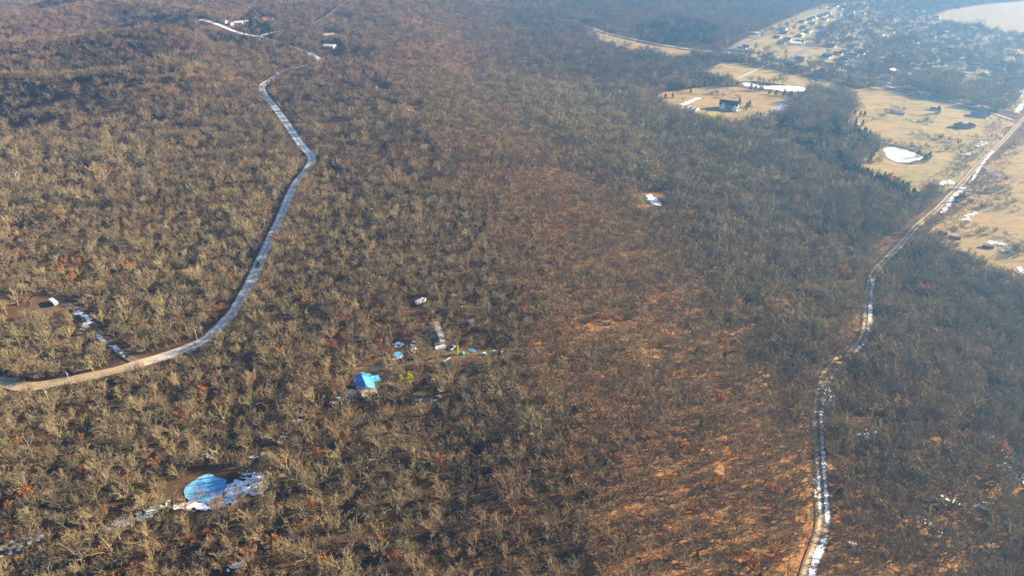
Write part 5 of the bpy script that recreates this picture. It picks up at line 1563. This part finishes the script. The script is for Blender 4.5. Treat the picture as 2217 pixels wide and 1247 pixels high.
# ------------------------------------------------------------------ the far neighbourhood
for i, (px, py, L, Wd, rz, wm, rm, hip, lab) in enumerate((
    (1990, 144, 30, 14, -8, M_WHITE, M_WHITER, False, 'long flat white-roofed hall in the neighbourhood'),
    (1722, 97, 20, 12, -12, M_WHITE, M_WHITER, False, 'bright white-roofed shed at the neighbourhood edge'),
    (1628, 75, 26, 10, -10, M_CREAM, M_WHITER, False, 'low pale building by the far tan lots'),
    (1910, 184, 22, 9, -10, M_WHITE, M_CREAMR, False, 'pale-roofed house just above the lane'),
    (1575, 110, 28, 11, -8, M_CREAM, M_BLUEGREY, False, 'long blue-grey roofed house at the left neighbourhood edge'),
    (1608, 113, 24, 11, -4, M_TANW, M_BLUEGREY, True, 'hip-roofed blue-grey house beside the long one'),
    (1672, 130, 24, 12, -8, M_CREAM, M_BLUEGREY, True, 'blue-grey house above the upper pasture'),
    (1716, 136, 28, 11, -6, M_CREAM, M_BLUEGREY, False, 'second blue-grey house above the upper pasture, further right'),
    (1860, 142, 16, 10, -25, M_CREAM, M_TANR, False, 'tan house at the head of the lane'),
    (1928, 156, 16, 10, 40, M_WHITE, M_CREAMR, False, 'cream-roofed house below the white hall'),
    (2075, 130, 26, 10, -8, M_CREAM, M_CREAMR, False, 'long cream-roofed building in the right of the neighbourhood'),
    (2205, 121, 30, 12, -10, M_CREAM, M_TANR, False, 'long tan-roofed building at the right edge'),
    (2168, 160, 22, 10, 45, M_WHITE, M_BLUEGREY, False, 'blue-grey house beside the angled street'),
)):
    house('town_house', lab, px, py, L, Wd, R_(rz), wm, rm, 3.2, 2.2, hip, n=4, group='houses that stand out in the neighbourhood')
WALLS = [(M_WHITE, 'white'), (M_CREAM, 'cream'), (M_TANW, 'tan'), (M_BRICK, 'brick'), (M_WHITE, 'white')]
ROOFS = [(M_GREY, 'grey'), (M_BLUEGREY, 'blue-grey'), (M_DGREY, 'dark'), (M_BROWN, 'brown'), (M_TANR, 'tan')]
protos = {}
rr = random.Random(12)
def zone_word(u, v):
    if v < 45: return 'in the farthest haze'
    if u < 1700: return 'near the power line'
    if u < 1860: return 'above the upper pasture'
    if u < 2010: return 'around the flat white hall'
    if v > 150: return 'near the country road junction'
    return 'below the bleached field'
for (x, y, u, v) in TOWN:
    wi, ri = rr.randrange(5), rr.randrange(5); hip = rr.random() < 0.18
    rz = TOWN_ANG + rr.uniform(-.06, .06) + (math.pi / 2 if rr.random() < 0.16 else 0)
    key = (wi if wi < 4 else 0, ri, hip)
    lab = '%s house with %s %s roof %s' % (WALLS[wi][1], ROOFS[ri][1], 'hipped' if hip else 'gabled', where(x, y))
    s = rr.uniform(.85, 1.15)
    if key not in protos:
        t = thing('town_house', lab, 'house', (x, y, zf(x, y)), rz, 'small houses of the far neighbourhood', (s, s, s))
        if hip:
            MB().box((0, 0, 1.2), (15, 9, 3.4)).make('wall', WALLS[wi][0], t); hip_roof(15, 9, 2.92, 2.3, .5).make('roof', ROOFS[ri][0], t)
        else:
            gable_walls(15, 8.5, 3.0, 2.2).make('wall', WALLS[wi][0], t); gable_roof(15, 8.5, 3.0, 2.2, .4).make('roof', ROOFS[ri][0], t)
        MB().box((5.0, -4.6, 1.1), (3.0, .3, 2.2)).make('garage_door', M_WHITE, t)
        MB().box((-2.0, -4.56, 1.6), (2.0, .3, 1.2)).make('window', M_GLASS, t)
        protos[key] = t
    else:
        copy_thing(protos[key], (x, y, zf(x, y)), rz, lab, (s, s, s), group='small houses of the far neighbourhood')
# cars standing at the kerbs of the neighbourhood
cprot = [o for o in bpy.data.objects if o.name.startswith('parked_car') and o.get('category') == 'car' and o.parent is None][:6]
for i in range(44):
    hx, hy, u, v = TOWN[(i * 7) % len(TOWN)]
    if v < 60: continue
    cx_, cy_ = hx + 11 * math.cos(TOWN_ANG + 1.57) * rr.choice((-1, 1)) + rr.uniform(-3, 3), hy + 11 * math.sin(TOWN_ANG + 1.57) * rr.choice((-1, 1))
    src = cprot[i % len(cprot)]
    col = src['label'].split(' car')[0].split(' sedan')[0].split()
    col = [w for w in ('silver', 'white', 'blue', 'dark', 'black') if w in col] or ['pale']
    copy_thing(src, (cx_, cy_, zf(cx_, cy_) + .15), rr.uniform(0, 6.28), '%s car parked among houses %s' % (col[0], where(cx_, cy_)), None, group='cars among the town houses')

# ------------------------------------------------------------------ utility poles and wires
def pole(px, py, H, label, rz, lamp=False, pale=False):
    x, y = at(px, py)
    t = thing('utility_pole', label, 'utility pole', (x, y, zf(x, y)), rz)
    MB().tube([(0, 0, -.5), (0, 0, H)], [.19, .12], 8).make('post', M_POLE if not pale else M_CONC, t)
    MB().box((0, 0, H - .7), (.14, 2.6, .16)).make('crossarm', M_POLE, t)
    for k in (-1.1, 0, 1.1): MB().tube([(0, k, H - .62), (0, k, H - .36)], .07, 6).make('insulator', M_WHITE, t)
    MB().tube([(.28, 0, H - 2.4), (.28, 0, H - 1.4)], .26, 8).make('transformer', M_METAL, t)
    if lamp: MB().box((.9, 0, H - .2), (1.6, .2, .14)).make('lamp', M_WHITE, t)
    return Vector((x, y, zf(x, y) + H - .36)), rz
POLES = []
for px, py, H, lab, az, lamp in (
    (112, 880, 12, 'pole in the woods below the left end of the gravel road', 60, False),
    (156, 838, 11, 'leaning-looking pole at the left end of the gravel road', 40, False),
    (429, 742, 10.5, 'pale pole on the bend of the gravel road', 50, False),
    (514, 604, 11, 'pale pole left of the gravel road curve', 70, False),
    (576, 500, 11, 'pole left of the straight gravel road', 75, False),
    (650, 364, 11, 'pole inside the sharp gravel road bend', 75, False),
    (674, 118, 12, 'pole at the end of the hidden road stretch', 30, False),
    (605, 91, 11, 'pole in the trees below the road fork', 30, False),
    (541, 76, 9, 'pole at the ridge-top road junction', 20, False)):
    POLES.append(pole(px, py, H, lab, R_(az), lamp))
pole(890, 274, 10, 'pole in the shaded woodland yard', R_(20))
pole(1334, 62, 12, 'tall pale pole behind the far road', R_(60), True, True)
pole(1397, 80, 12, 'pale pole in the far cedar grove', R_(60), True)
P2 = [pole(1513, 93, 15, 'tall power pole left of the neighbourhood', R_(-30)), pole(1640, 45, 15, 'power pole along the far tan lots', R_(-30)), pole(1700, 27, 15, 'farthest power pole in the haze', R_(-30))]
pole(2007, 218, 11, 'pole beside the pasture lane', R_(-30))
def wire(a, b_, off, label):
    (pa, ra), (pb, rb) = a, b_
    A = pa + Vector((-math.sin(ra), math.cos(ra), 0)) * off; B = pb + Vector((-math.sin(rb), math.cos(rb), 0)) * off
    n = 10; pts = []
    for i in range(n + 1):
        k = i / n; p = A.lerp(B, k); p.z -= 4 * k * (1 - k) * min(2.2, (B - A).length * .012); pts.append(p)
    c = sum(pts, Vector()) / len(pts)
    return MB().tube([p - c for p in pts], .03, 3, False), c
def span(a, b_, label):
    t = None
    A = (a[0] + b_[0]) / 2
    t = thing('power_line', label, 'power line', A)
    for off in (-1.1, 0, 1.1):
        m, c = wire(a, b_, off, label)
        m.make('wire', M_WIRE, t, loc=c - A)
names = ['below the left end of the gravel road', 'over the left stretch of the gravel road', 'from the road bend up to the curve', 'over the curve of the gravel road', 'along the straight gravel road']
for i in range(5): span(POLES[i], POLES[i + 1], 'thin wires strung ' + names[i])
span(P2[0], P2[1], 'long wires left of the neighbourhood'); span(P2[1], P2[2], 'far wires fading into the haze')
